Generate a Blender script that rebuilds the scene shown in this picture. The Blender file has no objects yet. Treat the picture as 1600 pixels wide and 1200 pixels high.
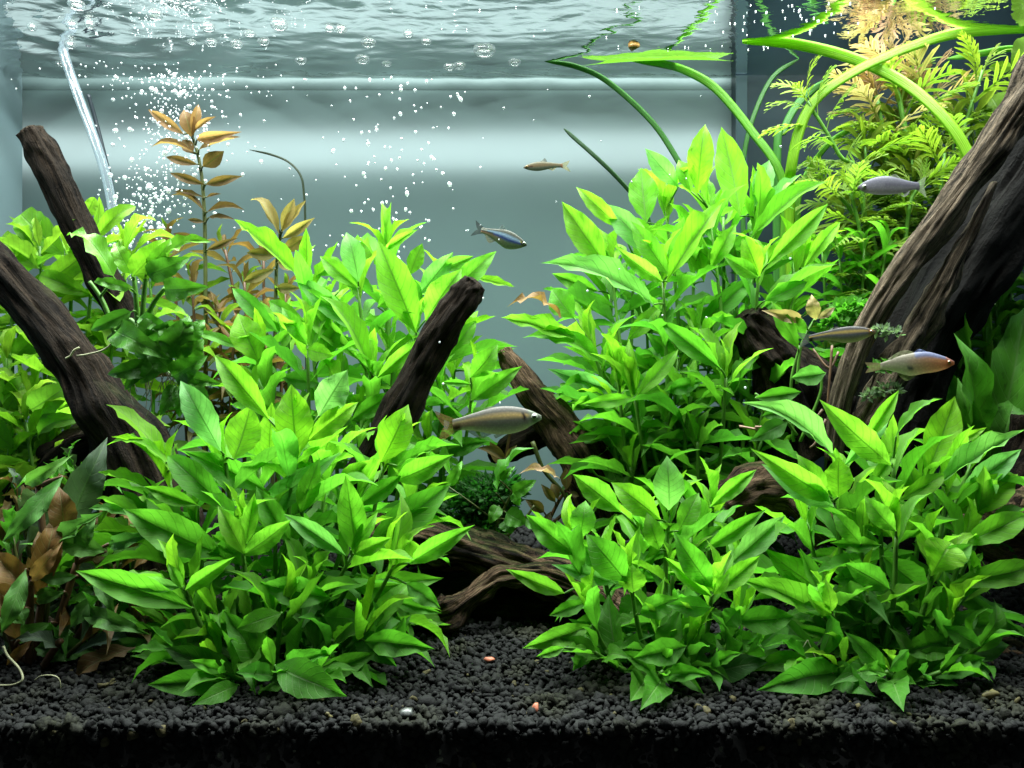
import bpy, math, random
import numpy as np
from mathutils import Vector, Matrix, noise as mn

random.seed(7); np.random.seed(7)
SC = bpy.context.scene
COL = SC.collection
S = 0.01                      # everything below is authored in centimetres
F = 1331.0                    # focal length in photo pixels (photo is 1600 wide)
Z_WATER = 21.1                # water level
Y_BACK = 58.0                 # back of the tank
Y_FRONT = 27.0                # front glass
Z_SOIL = -11.1

# ------------------------------------------------------------------ camera, light, exposure
cam_data = bpy.data.cameras.new('camera'); cam = bpy.data.objects.new('camera', cam_data); COL.objects.link(cam)
cam_data.sensor_width = 36.0; cam_data.lens = 36.0*F/1600.0
cam_data.clip_start = 0.01; cam_data.clip_end = 50
cam.location = (0, 0, 0); cam.rotation_euler = (math.radians(90), 0, 0)
SC.camera = cam

world = bpy.data.worlds.new('World'); SC.world = world; world.use_nodes = True
world.node_tree.nodes['Background'].inputs[0].default_value = (0.62, 0.80, 0.80, 1)
world.node_tree.nodes['Background'].inputs[1].default_value = 0.06

def area(name, loc, size, energy, color, rot=(0, 0, 0)):
    l = bpy.data.lights.new(name, 'AREA'); l.shape = 'RECTANGLE'
    l.size, l.size_y = size[0]*S, size[1]*S
    l.energy = energy; l.color = color
    o = bpy.data.objects.new(name, l); COL.objects.link(o)
    o.location = Vector(loc)*S; o.rotation_euler = rot
    return o
area('added_band_light', (-10.5, Y_BACK+2.45, 16.35), (51, 2.6), 0.068, (0.86, 1.0, 1.0), (math.radians(-90), 0, 0))  # added unseen lamp, throws the soft pale band onto the backing film
area('aquarium_lamp', (0, 42, 31), (64, 22), 13.0, (0.91, 1.0, 0.965))

SC.view_settings.view_transform = 'Standard'; SC.view_settings.look = 'None'
SC.view_settings.exposure = 0.0; SC.view_settings.gamma = 1.0
SC.cycles.max_bounces = 8; SC.cycles.transparent_max_bounces = 12
SC.cycles.diffuse_bounces = 4; SC.cycles.transmission_bounces = 6; SC.cycles.glossy_bounces = 4
SC.cycles.caustics_reflective = False; SC.cycles.caustics_refractive = False

# ------------------------------------------------------------------ helpers
def P(px, py, d):
    """point at depth d (cm) that the photo shows at pixel (px, py)"""
    return Vector(((px-800)/F*d, d, (600-py)/F*d))

def lin(r, g, b):
    f = lambda c: (c/255/12.92) if c/255 <= 0.04045 else ((c/255+0.055)/1.055)**2.4
    return (f(r), f(g), f(b), 1)

def mesh(name, verts, faces, mat=None, smooth=True, uv=None, cols=None):
    m = bpy.data.meshes.new(name)
    m.from_pydata([tuple(v) for v in verts], [], faces)
    if uv is not None:
        l = m.uv_layers.new(name='UVMap')
        vi = np.empty(len(m.loops), dtype=np.int32); m.loops.foreach_get('vertex_index', vi)
        l.data.foreach_set('uv', np.asarray(uv, dtype=np.float32)[vi].ravel())
    if cols is not None:
        a = m.color_attributes.new('marking', 'FLOAT_COLOR', 'POINT')
        a.data.foreach_set('color', np.asarray(cols, dtype=np.float32).ravel())
    if smooth: m.polygons.foreach_set('use_smooth', [True]*len(m.polygons))
    if mat: m.materials.append(mat)
    m.update()
    return m

def link(name, data, parent=None, mat=None):
    o = bpy.data.objects.new(name, data); COL.objects.link(o)
    if parent is not None: o.parent = parent
    return o

def tag(o, label=None, cat=None, group=None, kind=None):
    if label: o['label'] = label
    if cat: o['category'] = cat
    if group: o['group'] = group
    if kind: o['kind'] = kind
    return o

def thing(name, label, cat, loc, group=None):
    o = bpy.data.objects.new(name, None); COL.objects.link(o)
    o.location = Vector(loc)*S; o.empty_display_size = 0.01
    return tag(o, label, cat, group)

def part(name, parent, data):
    """a part whose mesh is in world metres, under an Empty that stands at its base"""
    o = link(name, data, parent)
    if parent is not None and parent.parent is None: o.location = -parent.location
    return o

def single(name, label, cat, data, loc, group=None, kind=None):
    """a one-mesh thing: mesh in world metres is moved so the origin sits at loc"""
    loc = Vector(loc)*S
    data.transform(Matrix.Translation(-loc))
    o = link(name, data); o.location = loc
    return tag(o, label, cat, group, kind)

def catmull(pts, n):
    pts = [Vector(p) for p in pts]
    if len(pts) == 2: return [pts[0].lerp(pts[1], i/n) for i in range(n+1)]
    ext = [pts[0]*2-pts[1]] + pts + [pts[-1]*2-pts[-2]]
    out = []; k = len(pts)-1
    for i in range(n+1):
        t = i/n*k; s = min(int(t), k-1); u = t-s
        a, b, c, d = ext[s:s+4]
        out.append(0.5*((2*b)+(c-a)*u+(2*a-5*b+4*c-d)*u*u+(3*b-a-3*c+d)*u**3))
    return out

def tube_geo(path, radii, sides, up=Vector((0, -1, 0)), flat=1.0, warp=None, caps=True):
    """swept tube; path in cm, output in metres"""
    vs, fs, uv = [], [], []
    n = len(path)
    for i, p in enumerate(path):
        t = (path[min(i+1, n-1)]-path[max(i-1, 0)]).normalized()
        a = up - t*up.dot(t)
        if a.length < 1e-4: a = Vector((1, 0, 0)) - t*t.x
        a.normalize(); b = t.cross(a)
        for j in range(sides):
            th = 2*math.pi*j/sides
            r = radii[i]
            if warp: r *= warp(i/(n-1), th, p)
            v = p + (a*math.cos(th)*flat + b*math.sin(th))*r
            vs.append(v*S); uv.append((j/sides, i/(n-1)))
    for i in range(n-1):
        for j in range(sides):
            k = (j+1) % sides
            fs.append((i*sides+j, i*sides+k, (i+1)*sides+k, (i+1)*sides+j))
    if caps:
        fs.append(tuple(range(sides-1, -1, -1))); fs.append(tuple((n-1)*sides+j for j in range(sides)))
    return vs, fs, uv

class Geo:
    def __init__(s): s.v, s.f, s.u = [], [], []
    def add(s, g):
        b = len(s.v); s.v += g[0]; s.f += [tuple(i+b for i in f) for f in g[1]]; s.u += g[2]
    def tube(s, pts, r0, r1, sides=6, n=None, **k):
        n = n or max(2, 4*(len(pts)-1)); c = catmull(pts, n)
        s.add(tube_geo(c, [r0+(r1-r0)*i/n for i in range(n+1)], sides, **k))
    def mesh(s, name, mat): return mesh(name, s.v, s.f, mat, uv=s.u)

# ------------------------------------------------------------------ materials
def mat(name):
    m = bpy.data.materials.new(name); m.use_nodes = True
    nt = m.node_tree; nt.nodes.clear()
    N = lambda t, **k: _node(nt, t, k)
    out = N('ShaderNodeOutputMaterial')
    return m, nt, N, nt.links.new, out
def _node(nt, t, k):
    n = nt.nodes.new(t)
    for a, v in k.items():
        if a.startswith('i_'):
            key = a[2:]; key = int(key) if key.isdigit() else key.replace('_', ' ')
            n.inputs[key].default_value = v
        else: setattr(n, a, v)
    return n
def math_(N, L, op, a, b=None, clamp=False):
    n = N('ShaderNodeMath', operation=op, use_clamp=clamp)
    for i, x in enumerate((a, b)):
        if x is None: continue
        if isinstance(x, (int, float)): n.inputs[i].default_value = x
        else: L(x, n.inputs[i])
    return n.outputs[0]
def mixc(N, L, fac, a, b, mode='MIX'):
    n = N('ShaderNodeMix', data_type='RGBA', blend_type=mode)
    for s, x in ((0, fac), (6, a), (7, b)):
        if isinstance(x, (int, float)): n.inputs[s].default_value = x
        elif isinstance(x, tuple): n.inputs[s].default_value = x
        else: L(x, n.inputs[s])
    return n.outputs[2]

def leaf_material(name, rough=0.50, trans=0.5, vein=1.0, spots=0.0, stripes=False):
    m, nt, N, L, out = mat(name)
    uv = N('ShaderNodeUVMap'); sep = N('ShaderNodeSeparateXYZ'); L(uv.outputs[0], sep.inputs[0])
    x = math_(N, L, 'MULTIPLY', math_(N, L, 'ABSOLUTE', math_(N, L, 'SUBTRACT', sep.outputs[0], 0.5)), 2.0)
    v = sep.outputs[1]
    rib = N('ShaderNodeMapRange', interpolation_type='SMOOTHSTEP', i_1=0.015, i_2=0.085, i_3=1.0, i_4=0.0); L(x, rib.inputs[0])
    ph = math_(N, L, 'SUBTRACT', math_(N, L, 'MULTIPLY', v, 60.0), math_(N, L, 'MULTIPLY', math_(N, L, 'POWER', x, 1.3), 11.0))
    sv = N('ShaderNodeMapRange', interpolation_type='SMOOTHSTEP', i_1=0.86, i_2=1.0, i_3=0.0, i_4=0.55); L(math_(N, L, 'SINE', ph), sv.inputs[0])
    veins = math_(N, L, 'MAXIMUM', rib.outputs[0], sv.outputs[0])
    info = N('ShaderNodeObjectInfo')
    co = N('ShaderNodeTexCoord')
    off = N('ShaderNodeVectorMath', operation='SCALE'); L(co.outputs['UV'], off.inputs[0]); off.inputs['Scale'].default_value = 3.0
    add = N('ShaderNodeVectorMath', operation='ADD'); L(off.outputs[0], add.inputs[0])
    cmb = N('ShaderNodeCombineXYZ'); L(math_(N, L, 'MULTIPLY', info.outputs['Random'], 57.0), cmb.inputs[2]); L(cmb.outputs[0], add.inputs[1])
    no = N('ShaderNodeTexNoise', i_Scale=1.6, i_Detail=4.0, i_Roughness=0.6); L(add.outputs[0], no.inputs['Vector'])
    var = N('ShaderNodeMapRange', i_1=0.3, i_2=0.7, i_3=0.86, i_4=1.14); L(no.outputs['Fac'], var.inputs[0])
    base = mixc(N, L, 1.0, info.outputs['Color'], var.outputs[0], 'MULTIPLY')
    if stripes:
        sn = math_(N, L, 'MULTIPLY', math_(N, L, 'SINE', math_(N, L, 'MULTIPLY', sep.outputs[0], 44.0)), 0.14)
        base = mixc(N, L, 1.0, base, math_(N, L, 'ADD', sn, 0.95), 'MULTIPLY')
    pale = mixc(N, L, math_(N, L, 'MULTIPLY', veins, 0.30*vein), base, (0.42, 0.62, 0.25, 1))
    if spots > 0:
        sp = N('ShaderNodeTexNoise', i_Scale=4.5, i_Detail=3.0); L(add.outputs[0], sp.inputs['Vector'])
        sm = N('ShaderNodeMapRange', i_1=0.62, i_2=0.70, i_3=0.0, i_4=spots); L(sp.outputs['Fac'], sm.inputs[0])
        pale = mixc(N, L, sm.outputs[0], pale, (0.03, 0.028, 0.012, 1))
    dark = mixc(N, L, math_(N, L, 'MULTIPLY', veins, 0.6*vein), base, (0.02, 0.09, 0.004, 1))
    tcol = mixc(N, L, 1.0, dark, (1.15, 1.3, 0.8, 1), 'MULTIPLY')
    fine = N('ShaderNodeTexNoise', i_Scale=30.0, i_Detail=2.0); L(add.outputs[0], fine.inputs['Vector'])
    hgt = math_(N, L, 'ADD', math_(N, L, 'MULTIPLY', veins, -1.0), math_(N, L, 'MULTIPLY', fine.outputs['Fac'], 0.35))
    bp = N('ShaderNodeBump', i_Strength=0.35, i_Distance=0.0006); L(hgt, bp.inputs['Height'])
    pr = N('ShaderNodeBsdfPrincipled', i_Roughness=rough); pr.inputs['Specular IOR Level'].default_value = 0.26
    L(pale, pr.inputs['Base Color']); L(bp.outputs[0], pr.inputs['Normal'])
    tr = N('ShaderNodeBsdfTranslucent'); L(tcol, tr.inputs[0]); L(bp.outputs[0], tr.inputs[1])
    mx = N('ShaderNodeMixShader', i_0=trans); L(pr.outputs[0], mx.inputs[1]); L(tr.outputs[0], mx.inputs[2])
    L(mx.outputs[0], out.inputs[0])
    return m
M_LEAF = leaf_material('leaf_green', trans=0.57, spots=0.35)
M_ANUB = leaf_material('leaf_thick_dark', rough=0.32, trans=0.25, vein=0.5, spots=0.2)
M_CRYPT = leaf_material('leaf_mottled', rough=0.5, trans=0.3, vein=0.5, spots=0.6)
M_STRAP = leaf_material('leaf_strap', rough=0.35, trans=0.5, vein=0.15, spots=0.35, stripes=True)

def plain(name, col, rough=0.5, spec=0.4, nscale=0, namp=0.3, bump=0.0, trans=0.0):
    m, nt, N, L, out = mat(name)
    pr = N('ShaderNodeBsdfPrincipled', i_Roughness=rough); pr.inputs['Specular IOR Level'].default_value = spec
    pr.inputs['Base Color'].default_value = col
    if nscale:
        tc = N('ShaderNodeTexCoord'); no = N('ShaderNodeTexNoise', i_Scale=nscale, i_Detail=5.0); L(tc.outputs['Object'], no.inputs['Vector'])
        mr = N('ShaderNodeMapRange', i_1=0.3, i_2=0.7, i_3=1-namp, i_4=1+namp); L(no.outputs['Fac'], mr.inputs[0])
        L(mixc(N, L, 1.0, col, mr.outputs[0], 'MULTIPLY'), pr.inputs['Base Color'])
        if bump:
            b = N('ShaderNodeBump', i_Strength=bump, i_Distance=0.002); L(no.outputs['Fac'], b.inputs['Height']); L(b.outputs[0], pr.inputs['Normal'])
    if trans:
        tr = N('ShaderNodeBsdfTranslucent'); tr.inputs[0].default_value = col
        mx = N('ShaderNodeMixShader', i_0=trans); L(pr.outputs[0], mx.inputs[1]); L(tr.outputs[0], mx.inputs[2]); L(mx.outputs[0], out.inputs[0])
    else: L(pr.outputs[0], out.inputs[0])
    return m
M_STEM = plain('stem_green', (0.10, 0.26, 0.03, 1), 0.45, nscale=120, trans=0.2)
M_STEM_DARK = plain('stem_olive', (0.07, 0.085, 0.02, 1), 0.5, nscale=120)
M_STEM_RED = plain('stem_brown', (0.11, 0.055, 0.025, 1), 0.5, nscale=120)
M_ROOT = plain('root_pale', (0.42, 0.42, 0.25, 1), 0.6, nscale=200)
M_ROOT_DK = plain('root_dull', (0.15, 0.14, 0.09, 1), 0.6, nscale=200)
M_BACK = plain('backing_grey', (0.050, 0.068, 0.067, 1), 0.6, nscale=14, namp=0.08)
M_RAIL = plain('rail_white', (0.23, 0.285, 0.285, 1), 0.5, nscale=10, namp=0.05)
M_TRIM = plain('trim_pale', (0.085, 0.125, 0.125, 1), 0.5, nscale=10, namp=0.05)
M_DARKP = plain('panel_blue_black', (0.012, 0.024, 0.032, 1), 0.35, nscale=20, namp=0.3)
M_SIDE = plain('side_glass_haze', (0.22, 0.31, 0.34, 1), 0.25, nscale=8, namp=0.1)
M_CORAL = plain('pebble_red', (0.50, 0.16, 0.09, 1), 0.5, nscale=400)
M_WHITE = plain('pebble_white', (0.12, 0.125, 0.12, 1), 0.3, nscale=900, namp=0.5)
M_YEL = plain('pebble_yellow', (0.14, 0.12, 0.045, 1), 0.6, nscale=500, namp=0.4)
M_SNAIL = plain('snail_brown', (0.30, 0.17, 0.05, 1), 0.35, nscale=500, namp=0.5)

def wood_material(name, dark, light, mossy=0.0):
    m, nt, N, L, out = mat(name)
    uv = N('ShaderNodeUVMap'); mp = N('ShaderNodeMapping'); L(uv.outputs[0], mp.inputs[0]); mp.inputs['Scale'].default_value = (24, 2.4, 1)
    tc = N('ShaderNodeTexCoord')
    obj = N('ShaderNodeTexNoise', i_Scale=45.0, i_Detail=6.0, i_Roughness=0.65); L(tc.outputs['Object'], obj.inputs['Vector'])
    dis = N('ShaderNodeVectorMath', operation='SCALE'); L(obj.outputs['Color'], dis.inputs[0]); dis.inputs['Scale'].default_value = 2.0
    ad = N('ShaderNodeVectorMath', operation='ADD'); L(mp.outputs[0], ad.inputs[0]); L(dis.outputs[0], ad.inputs[1])
    gr = N('ShaderNodeTexNoise', i_Scale=1.0, i_Detail=7.0, i_Roughness=0.7); L(ad.outputs[0], gr.inputs['Vector'])
    big = N('ShaderNodeTexNoise', i_Scale=14.0, i_Detail=3.0); L(tc.outputs['Object'], big.inputs['Vector'])
    f = math_(N, L, 'ADD', math_(N, L, 'MULTIPLY', gr.outputs['Fac'], 0.7), math_(N, L, 'MULTIPLY', big.outputs['Fac'], 0.4))
    ra = N('ShaderNodeMapRange', i_1=0.46, i_2=0.74); L(f, ra.inputs[0])
    c = mixc(N, L, ra.outputs[0], dark, light)
    if mossy:
        mo = N('ShaderNodeTexNoise', i_Scale=22.0, i_Detail=5.0); L(tc.outputs['Object'], mo.inputs['Vector'])
        ge = N('ShaderNodeNewGeometry'); sz = N('ShaderNodeSeparateXYZ'); L(ge.outputs['Normal'], sz.inputs[0])
        mm = N('ShaderNodeMapRange', i_1=0.9, i_2=1.3, i_3=0.0, i_4=mossy); L(math_(N, L, 'ADD', mo.outputs['Fac'], math_(N, L, 'MULTIPLY', sz.outputs[2], 0.6)), mm.inputs[0])
        c = mixc(N, L, mm.outputs[0], c, (0.07, 0.12, 0.02, 1))
    m2 = N('ShaderNodeMapping'); L(uv.outputs[0], m2.inputs[0]); m2.inputs['Scale'].default_value = (70, 3.5, 1)
    d2 = N('ShaderNodeVectorMath', operation='SCALE'); L(obj.outputs['Color'], d2.inputs[0]); d2.inputs['Scale'].default_value = 2.0
    a2 = N('ShaderNodeVectorMath', operation='ADD'); L(m2.outputs[0], a2.inputs[0]); L(d2.outputs[0], a2.inputs[1])
    fi = N('ShaderNodeTexNoise', i_Scale=1.0, i_Detail=5.0, i_Roughness=0.75); L(a2.outputs[0], fi.inputs['Vector'])
    fm = N('ShaderNodeMapRange', i_1=0.35, i_2=0.65, i_3=0.35, i_4=1.6); L(fi.outputs['Fac'], fm.inputs[0])
    c = mixc(N, L, 1.0, c, fm.outputs[0], 'MULTIPLY')
    f = math_(N, L, 'ADD', f, math_(N, L, 'MULTIPLY', fi.outputs['Fac'], 0.6))
    ro = N('ShaderNodeTexNoise', i_Scale=260.0, i_Detail=4.0, i_Roughness=0.7); L(tc.outputs['Object'], ro.inputs['Vector'])
    f = math_(N, L, 'ADD', f, math_(N, L, 'MULTIPLY', ro.outputs['Fac'], 0.45))
    b1 = N('ShaderNodeBump', i_Strength=1.0, i_Distance=0.006); L(f, b1.inputs['Height'])
    pr = N('ShaderNodeBsdfPrincipled', i_Roughness=0.8); pr.inputs['Specular IOR Level'].default_value = 0.10
    L(c, pr.inputs['Base Color']); L(b1.outputs[0], pr.inputs['Normal']); L(pr.outputs[0], out.inputs[0])
    return m
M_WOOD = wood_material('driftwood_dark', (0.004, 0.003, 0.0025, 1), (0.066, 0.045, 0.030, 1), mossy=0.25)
M_WOOD_SHADE = wood_material('driftwood_shaded', (0.0015, 0.0013, 0.001, 1), (0.006, 0.0045, 0.0035, 1))  # deep shade put into the wood colour, darker copy for shaded pieces
M_WOOD_L = wood_material('driftwood_light', (0.008, 0.0055, 0.004, 1), (0.34, 0.21, 0.13, 1), mossy=0.5)
M_WOOD_T = wood_material('driftwood_trunk', (0.008, 0.0065, 0.005, 1), (0.46, 0.35, 0.24, 1), mossy=0.5)  # paler than the trunk body: lit edges put into the colour

def soil_material():
    m, nt, N, L, out = mat('dark_soil')
    at = N('ShaderNodeAttribute', attribute_name='marking')
    tc = N('ShaderNodeTexCoord'); no = N('ShaderNodeTexNoise', i_Scale=700.0, i_Detail=4.0); L(tc.outputs['Object'], no.inputs['Vector'])
    mr = N('ShaderNodeMapRange', i_1=0.3, i_2=0.7, i_3=0.5, i_4=1.5); L(no.outputs['Fac'], mr.inputs[0])
    bp = N('ShaderNodeBump', i_Strength=0.6, i_Distance=0.0008); L(no.outputs['Fac'], bp.inputs['Height'])
    pr = N('ShaderNodeBsdfPrincipled', i_Roughness=0.8); pr.inputs['Specular IOR Level'].default_value = 0.25
    L(mixc(N, L, 1.0, at.outputs['Color'], mr.outputs[0], 'MULTIPLY'), pr.inputs['Base Color']); L(bp.outputs[0], pr.inputs['Normal']); L(pr.outputs[0], out.inputs[0])
    return m
M_SOIL = soil_material()
M_BASE = plain('soil_bed', (0.003, 0.003, 0.003, 1), 0.9, nscale=300, namp=0.5)

def water_material():
    m, nt, N, L, out = mat('water_surface')
    tc = N('ShaderNodeTexCoord')
    mp = N('ShaderNodeMapping'); mp.inputs['Scale'].default_value = (1.0, 1.6, 1.0); L(tc.outputs['Object'], mp.inputs[0])
    n1 = N('ShaderNodeTexNoise', i_Scale=55.0, i_Detail=3.0, i_Distortion=0.6); L(mp.outputs[0], n1.inputs['Vector'])
    bp = N('ShaderNodeBump', i_Strength=0.12, i_Distance=0.004); L(n1.outputs['Fac'], bp.inputs['Height'])
    fr = N('ShaderNodeFresnel', i_IOR=1.33); L(bp.outputs[0], fr.inputs['Normal'])
    gl = N('ShaderNodeBsdfGlossy', i_Roughness=0.015); gl.inputs[0].default_value = (1, 1, 1, 1); L(bp.outputs[0], gl.inputs['Normal'])
    tr = N('ShaderNodeBsdfTransparent')
    mx = N('ShaderNodeMixShader'); L(fr.outputs[0], mx.inputs[0]); L(tr.outputs[0], mx.inputs[1]); L(gl.outputs[0], mx.inputs[2]); L(mx.outputs[0], out.inputs[0])
    return m
M_WATER = water_material()

def clear_material(name, col, tr_amt, rough=0.06, white=0.0):
    """clear shell: see-through face on, shiny towards the rim"""
    m, nt, N, L, out = mat(name)
    lw = N('ShaderNodeLayerWeight', i_Blend=0.35)
    f = N('ShaderNodeMapRange', i_1=0.0, i_2=1.0, i_3=1-tr_amt, i_4=1.0); L(lw.outputs['Facing'], f.inputs[0])
    pr = N('ShaderNodeBsdfPrincipled', i_Roughness=rough); pr.inputs['Base Color'].default_value = col; pr.inputs['Specular IOR Level'].default_value = 0.9
    gl = N('ShaderNodeBsdfGlossy', i_Roughness=rough)
    m1 = N('ShaderNodeMixShader', i_0=1-white); L(pr.outputs[0], m1.inputs[1]); L(gl.outputs[0], m1.inputs[2])
    tr = N('ShaderNodeBsdfTransparent'); mx = N('ShaderNodeMixShader'); L(f.outputs[0], mx.inputs[0]); L(tr.outputs[0], mx.inputs[1]); L(m1.outputs[0], mx.inputs[2]); L(mx.outputs[0], out.inputs[0])
    return m
M_BUB = clear_material('bubble_shell', (0.92, 0.97, 1.0, 1), 0.42, 0.12, white=0.8)
M_BUB_BIG = clear_material('bubble_shell_large', (0.85, 0.95, 0.95, 1), 0.90, 0.04, white=0.12)
M_TUBE = clear_material('airline_silicone', (0.62, 0.76, 0.88, 1), 0.55, 0.12, white=0.35)

def fish_material(name, rough=0.32, alpha=1.0):
    m, nt, N, L, out = mat(name)
    at = N('ShaderNodeAttribute', attribute_name='marking')
    tc = N('ShaderNodeTexCoord')
    vo = N('ShaderNodeTexVoronoi', i_Scale=900.0); L(tc.outputs['Object'], vo.inputs['Vector'])
    mr = N('ShaderNodeMapRange', i_1=0.0, i_2=0.6, i_3=1.10, i_4=0.86); L(vo.outputs['Distance'], mr.inputs[0])
    bp = N('ShaderNodeBump', i_Strength=0.1, i_Distance=0.0003); L(vo.outputs['Distance'], bp.inputs['Height'])
    pr = N('ShaderNodeBsdfPrincipled', i_Roughness=rough); pr.inputs['Specular IOR Level'].default_value = 0.22
    c = mixc(N, L, 1.0, at.outputs['Color'], mr.outputs[0], 'MULTIPLY'); L(c, pr.inputs['Base Color']); L(bp.outputs[0], pr.inputs['Normal'])
    tl = N('ShaderNodeBsdfTranslucent'); L(c, tl.inputs[0])
    m1 = N('ShaderNodeMixShader', i_0=0.35); L(pr.outputs[0], m1.inputs[1]); L(tl.outputs[0], m1.inputs[2])
    tr = N('ShaderNodeBsdfTransparent'); mx = N('ShaderNodeMixShader', i_0=alpha); L(tr.outputs[0], mx.inputs[1]); L(m1.outputs[0], mx.inputs[2]); L(mx.outputs[0], out.inputs[0])
    return m
M_FISH = fish_material('fish_scales', 0.42, 0.90); M_FIN = fish_material('fish_fin', 0.4, 0.68)
M_EYE = plain('fish_eye', (0.28, 0.30, 0.25, 1), 0.15, 0.8); M_EYE_O = plain('fish_eye_orange', (0.30, 0.12, 0.04, 1), 0.15, 0.8)
M_PUPIL = plain('fish_pupil', (0.004, 0.004, 0.004, 1), 0.08, 0.9)

# ------------------------------------------------------------------ leaf meshes (length 1 along +Y, base at origin, tip at (0,1,0), normal +Z)
def leaf_mesh(name, m, kind='lance', bulge=0.08, fold=0.12, wave=0.02, sway=0.0, curl=0.0, nu=6, nv=13, seed=0, thick=False):
    rnd = random.Random(seed); a1, a2, ph = rnd.uniform(2, 3.4), rnd.uniform(4.5, 7), rnd.uniform(0, 6)
    vs, fs, uv = [], [], []
    for i in range(nv+1):
        t = i/nv; t = 0.5*(t+ (1-math.cos(math.pi*t))/2)
        if kind == 'lance': w = (t**1.12*(1-t)**1.2)/0.2005
        elif kind == 'oval': w = (t**0.7*(1-t)**0.55)/0.425
        elif kind == 'spoon': w = (t**1.5*(1-t)**0.5)/0.32
        elif kind == 'heart': w = (max(t-0.05, 0)**0.35*(1-t)**0.8)/0.52
        else: w = (t**0.4*(1-t)**0.4)/0.575        # strap
        w = min(w, 1.0)*0.5 + 0.5*min(w, 1.0)**1.1*0 ; w = max(w, 0.025 if 0 < i < nv else (0.022 if i == 0 else 0.004))
        for j in range(nu+1):
            u = j/nu*2-1
            ed = abs(u)**1.5
            z = bulge*4*t*(1-t) + fold*abs(u)*w + ed*wave*(math.sin(a1*math.pi*2*t+ph+(u > 0)*1.7)+0.6*math.sin(a2*math.pi*2*t+2*ph+(u > 0)*2.9))*min(1, 6*t*(1-t))
            z -= curl*max(0, t-0.55)**2*4*(1 if t < 1 else 1)
            x = u*w*(1+0.05*math.sin(a2*6.28*t+ph+u)) + sway*4*t*(1-t)
            vs.append((x, t, z)); uv.append((j/nu, t))
    for i in range(nv):
        for j in range(nu):
            a = i*(nu+1)+j; fs.append((a, a+1, a+nu+2, a+nu+1))
    zt = vs[-1][2]
    vs = [(x, y, z - zt*y) for x, y, z in vs]
    return mesh(name, vs, fs, m, uv=uv)
def variants(m, kind, specs, **k): return [leaf_mesh('leaf_'+kind, m, kind, seed=i*7+3, **dict(zip(('bulge', 'fold', 'wave', 'sway', 'curl'), s)), **k) for i, s in enumerate(specs)]
LV_LANCE = variants(M_LEAF, 'lance', [(.03, .25, .025, .02, .05), (.07, .18, .03, -.03, .12), (.11, .22, .02, .03, .1), (.02, .30, .035, -.02, 0), (.15, .15, .035, .02, .2), (-.03, .22, .03, .03, 0), (.08, .3, .05, -.04, .15), (.05, .2, .02, .05, .2), (.04, .28, .06, -.02, .05), (.06, .1, .03, .01, .1)])
LV_OVAL = variants(M_LEAF, 'oval', [(.04, .22, .03, .02, .1), (.10, .15, .04, -.02, .2), (.14, .2, .03, .02, .3), (-.03, .25, .04, .0, .0)])
LV_SPOON = variants(M_LEAF, 'spoon', [(.10, .2, .04, .02, .3), (.05, .25, .05, -.02, .4), (.16, .1, .04, .0, .2)])
LV_ANUB = variants(M_ANUB, 'heart', [(.08, .25, .05, .03, .2), (.12, .15, .07, -.03, .3), (.05, .3, .06, .02, .4)])
LV_CRYPT = variants(M_CRYPT, 'lance', [(.08, .22, .06, .04, .2), (.14, .15, .07, -.05, .3), (.05, .3, .08, .03, .1), (.18, .2, .05, -.03, .4)])
LV_NARROW = variants(M_LEAF, 'strap', [(.08, .2, .005, .05, .2), (.15, .2, .005, -.04, .3), (.03, .2, .005, .08, 0)], nu=2, nv=7)
def pinnate_mesh(seed, pairs=7, arc=.1):
    rnd = random.Random(seed); v, f, u = [], [], []; n = 10
    zz = lambda t: arc*4*t*(1-t)
    for i in range(n+1):
        t = i/n; w = .035*(1-.8*t)+.012*math.sin(t*9)
        for x in (-w, 0, w): v.append((x, t, zz(t)-(abs(x) > 0)*.01)); u.append((.5+x, t))
    for i in range(n):
        for j in range(2): a = i*3+j; f.append((a, a+1, a+4, a+3))
    for k in range(pairs):
        t0 = .22+.70*k/(pairs-1)
        for sg in (-1, 1):
            tt = t0+rnd.uniform(-.03, .03); L = (.50*math.sin(math.pi*min(1, .25+.72*(k/(pairs-1))))+.08)*rnd.uniform(.8, 1.15)
            an = math.radians(rnd.uniform(38, 58)-12*k/pairs); dx, dy = sg*math.sin(an), math.cos(an); px, py = -dy*sg, dx*sg; b = len(v)
            for q, w in ((0, .022), (.35, .036), (.7, .03), (1, .006)):
                cx, cy, cz = dx*L*q, tt+dy*L*q*(1-.25*q), zz(min(1, tt))+.10*L*q-.22*L*q*q+rnd.uniform(-.006, .006)
                v += [(cx+px*w, cy+py*w, cz), (cx-px*w, cy-py*w, cz-.004)]; u += [(.35, q), (.65, q)]
            for q in range(3): f.append((b+q*2, b+q*2+1, b+q*2+3, b+q*2+2))
    return mesh('leaf_pinnate', v, f, M_LEAF, uv=u)
LV_PINN = [pinnate_mesh(s, 6+s % 3, .05+.05*s) for s in range(5)]
LV_SMALL = variants(M_LEAF, 'lance', [(.08, .25, .02, .03, .2), (.14, .2, .02, -.03, .3), (.03, .2, .03, .02, 0)], nu=4, nv=7)

G_DARK, G_MID, G_PALE, G_LIME = Vector((.040, .145, .016)), Vector((.112, .37, .032)), Vector((.21, .50, .14)), Vector((.25, .55, .035))
def green(t):
    """0 old dark leaf .. 0.5 mid .. 1 young lime leaf"""
    c = G_DARK.lerp(G_MID, t*2) if t < .5 else G_MID.lerp(G_LIME, t*2-1)
    return c
def jit(c, a=0.12):
    k = 1+random.uniform(-a, a)
    return (min(1, c[0]*k*(1+random.uniform(-a, a))), min(1, c[1]*k), min(1, c[2]*k*(1+random.uniform(-2*a, 2*a))), 1)

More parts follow.
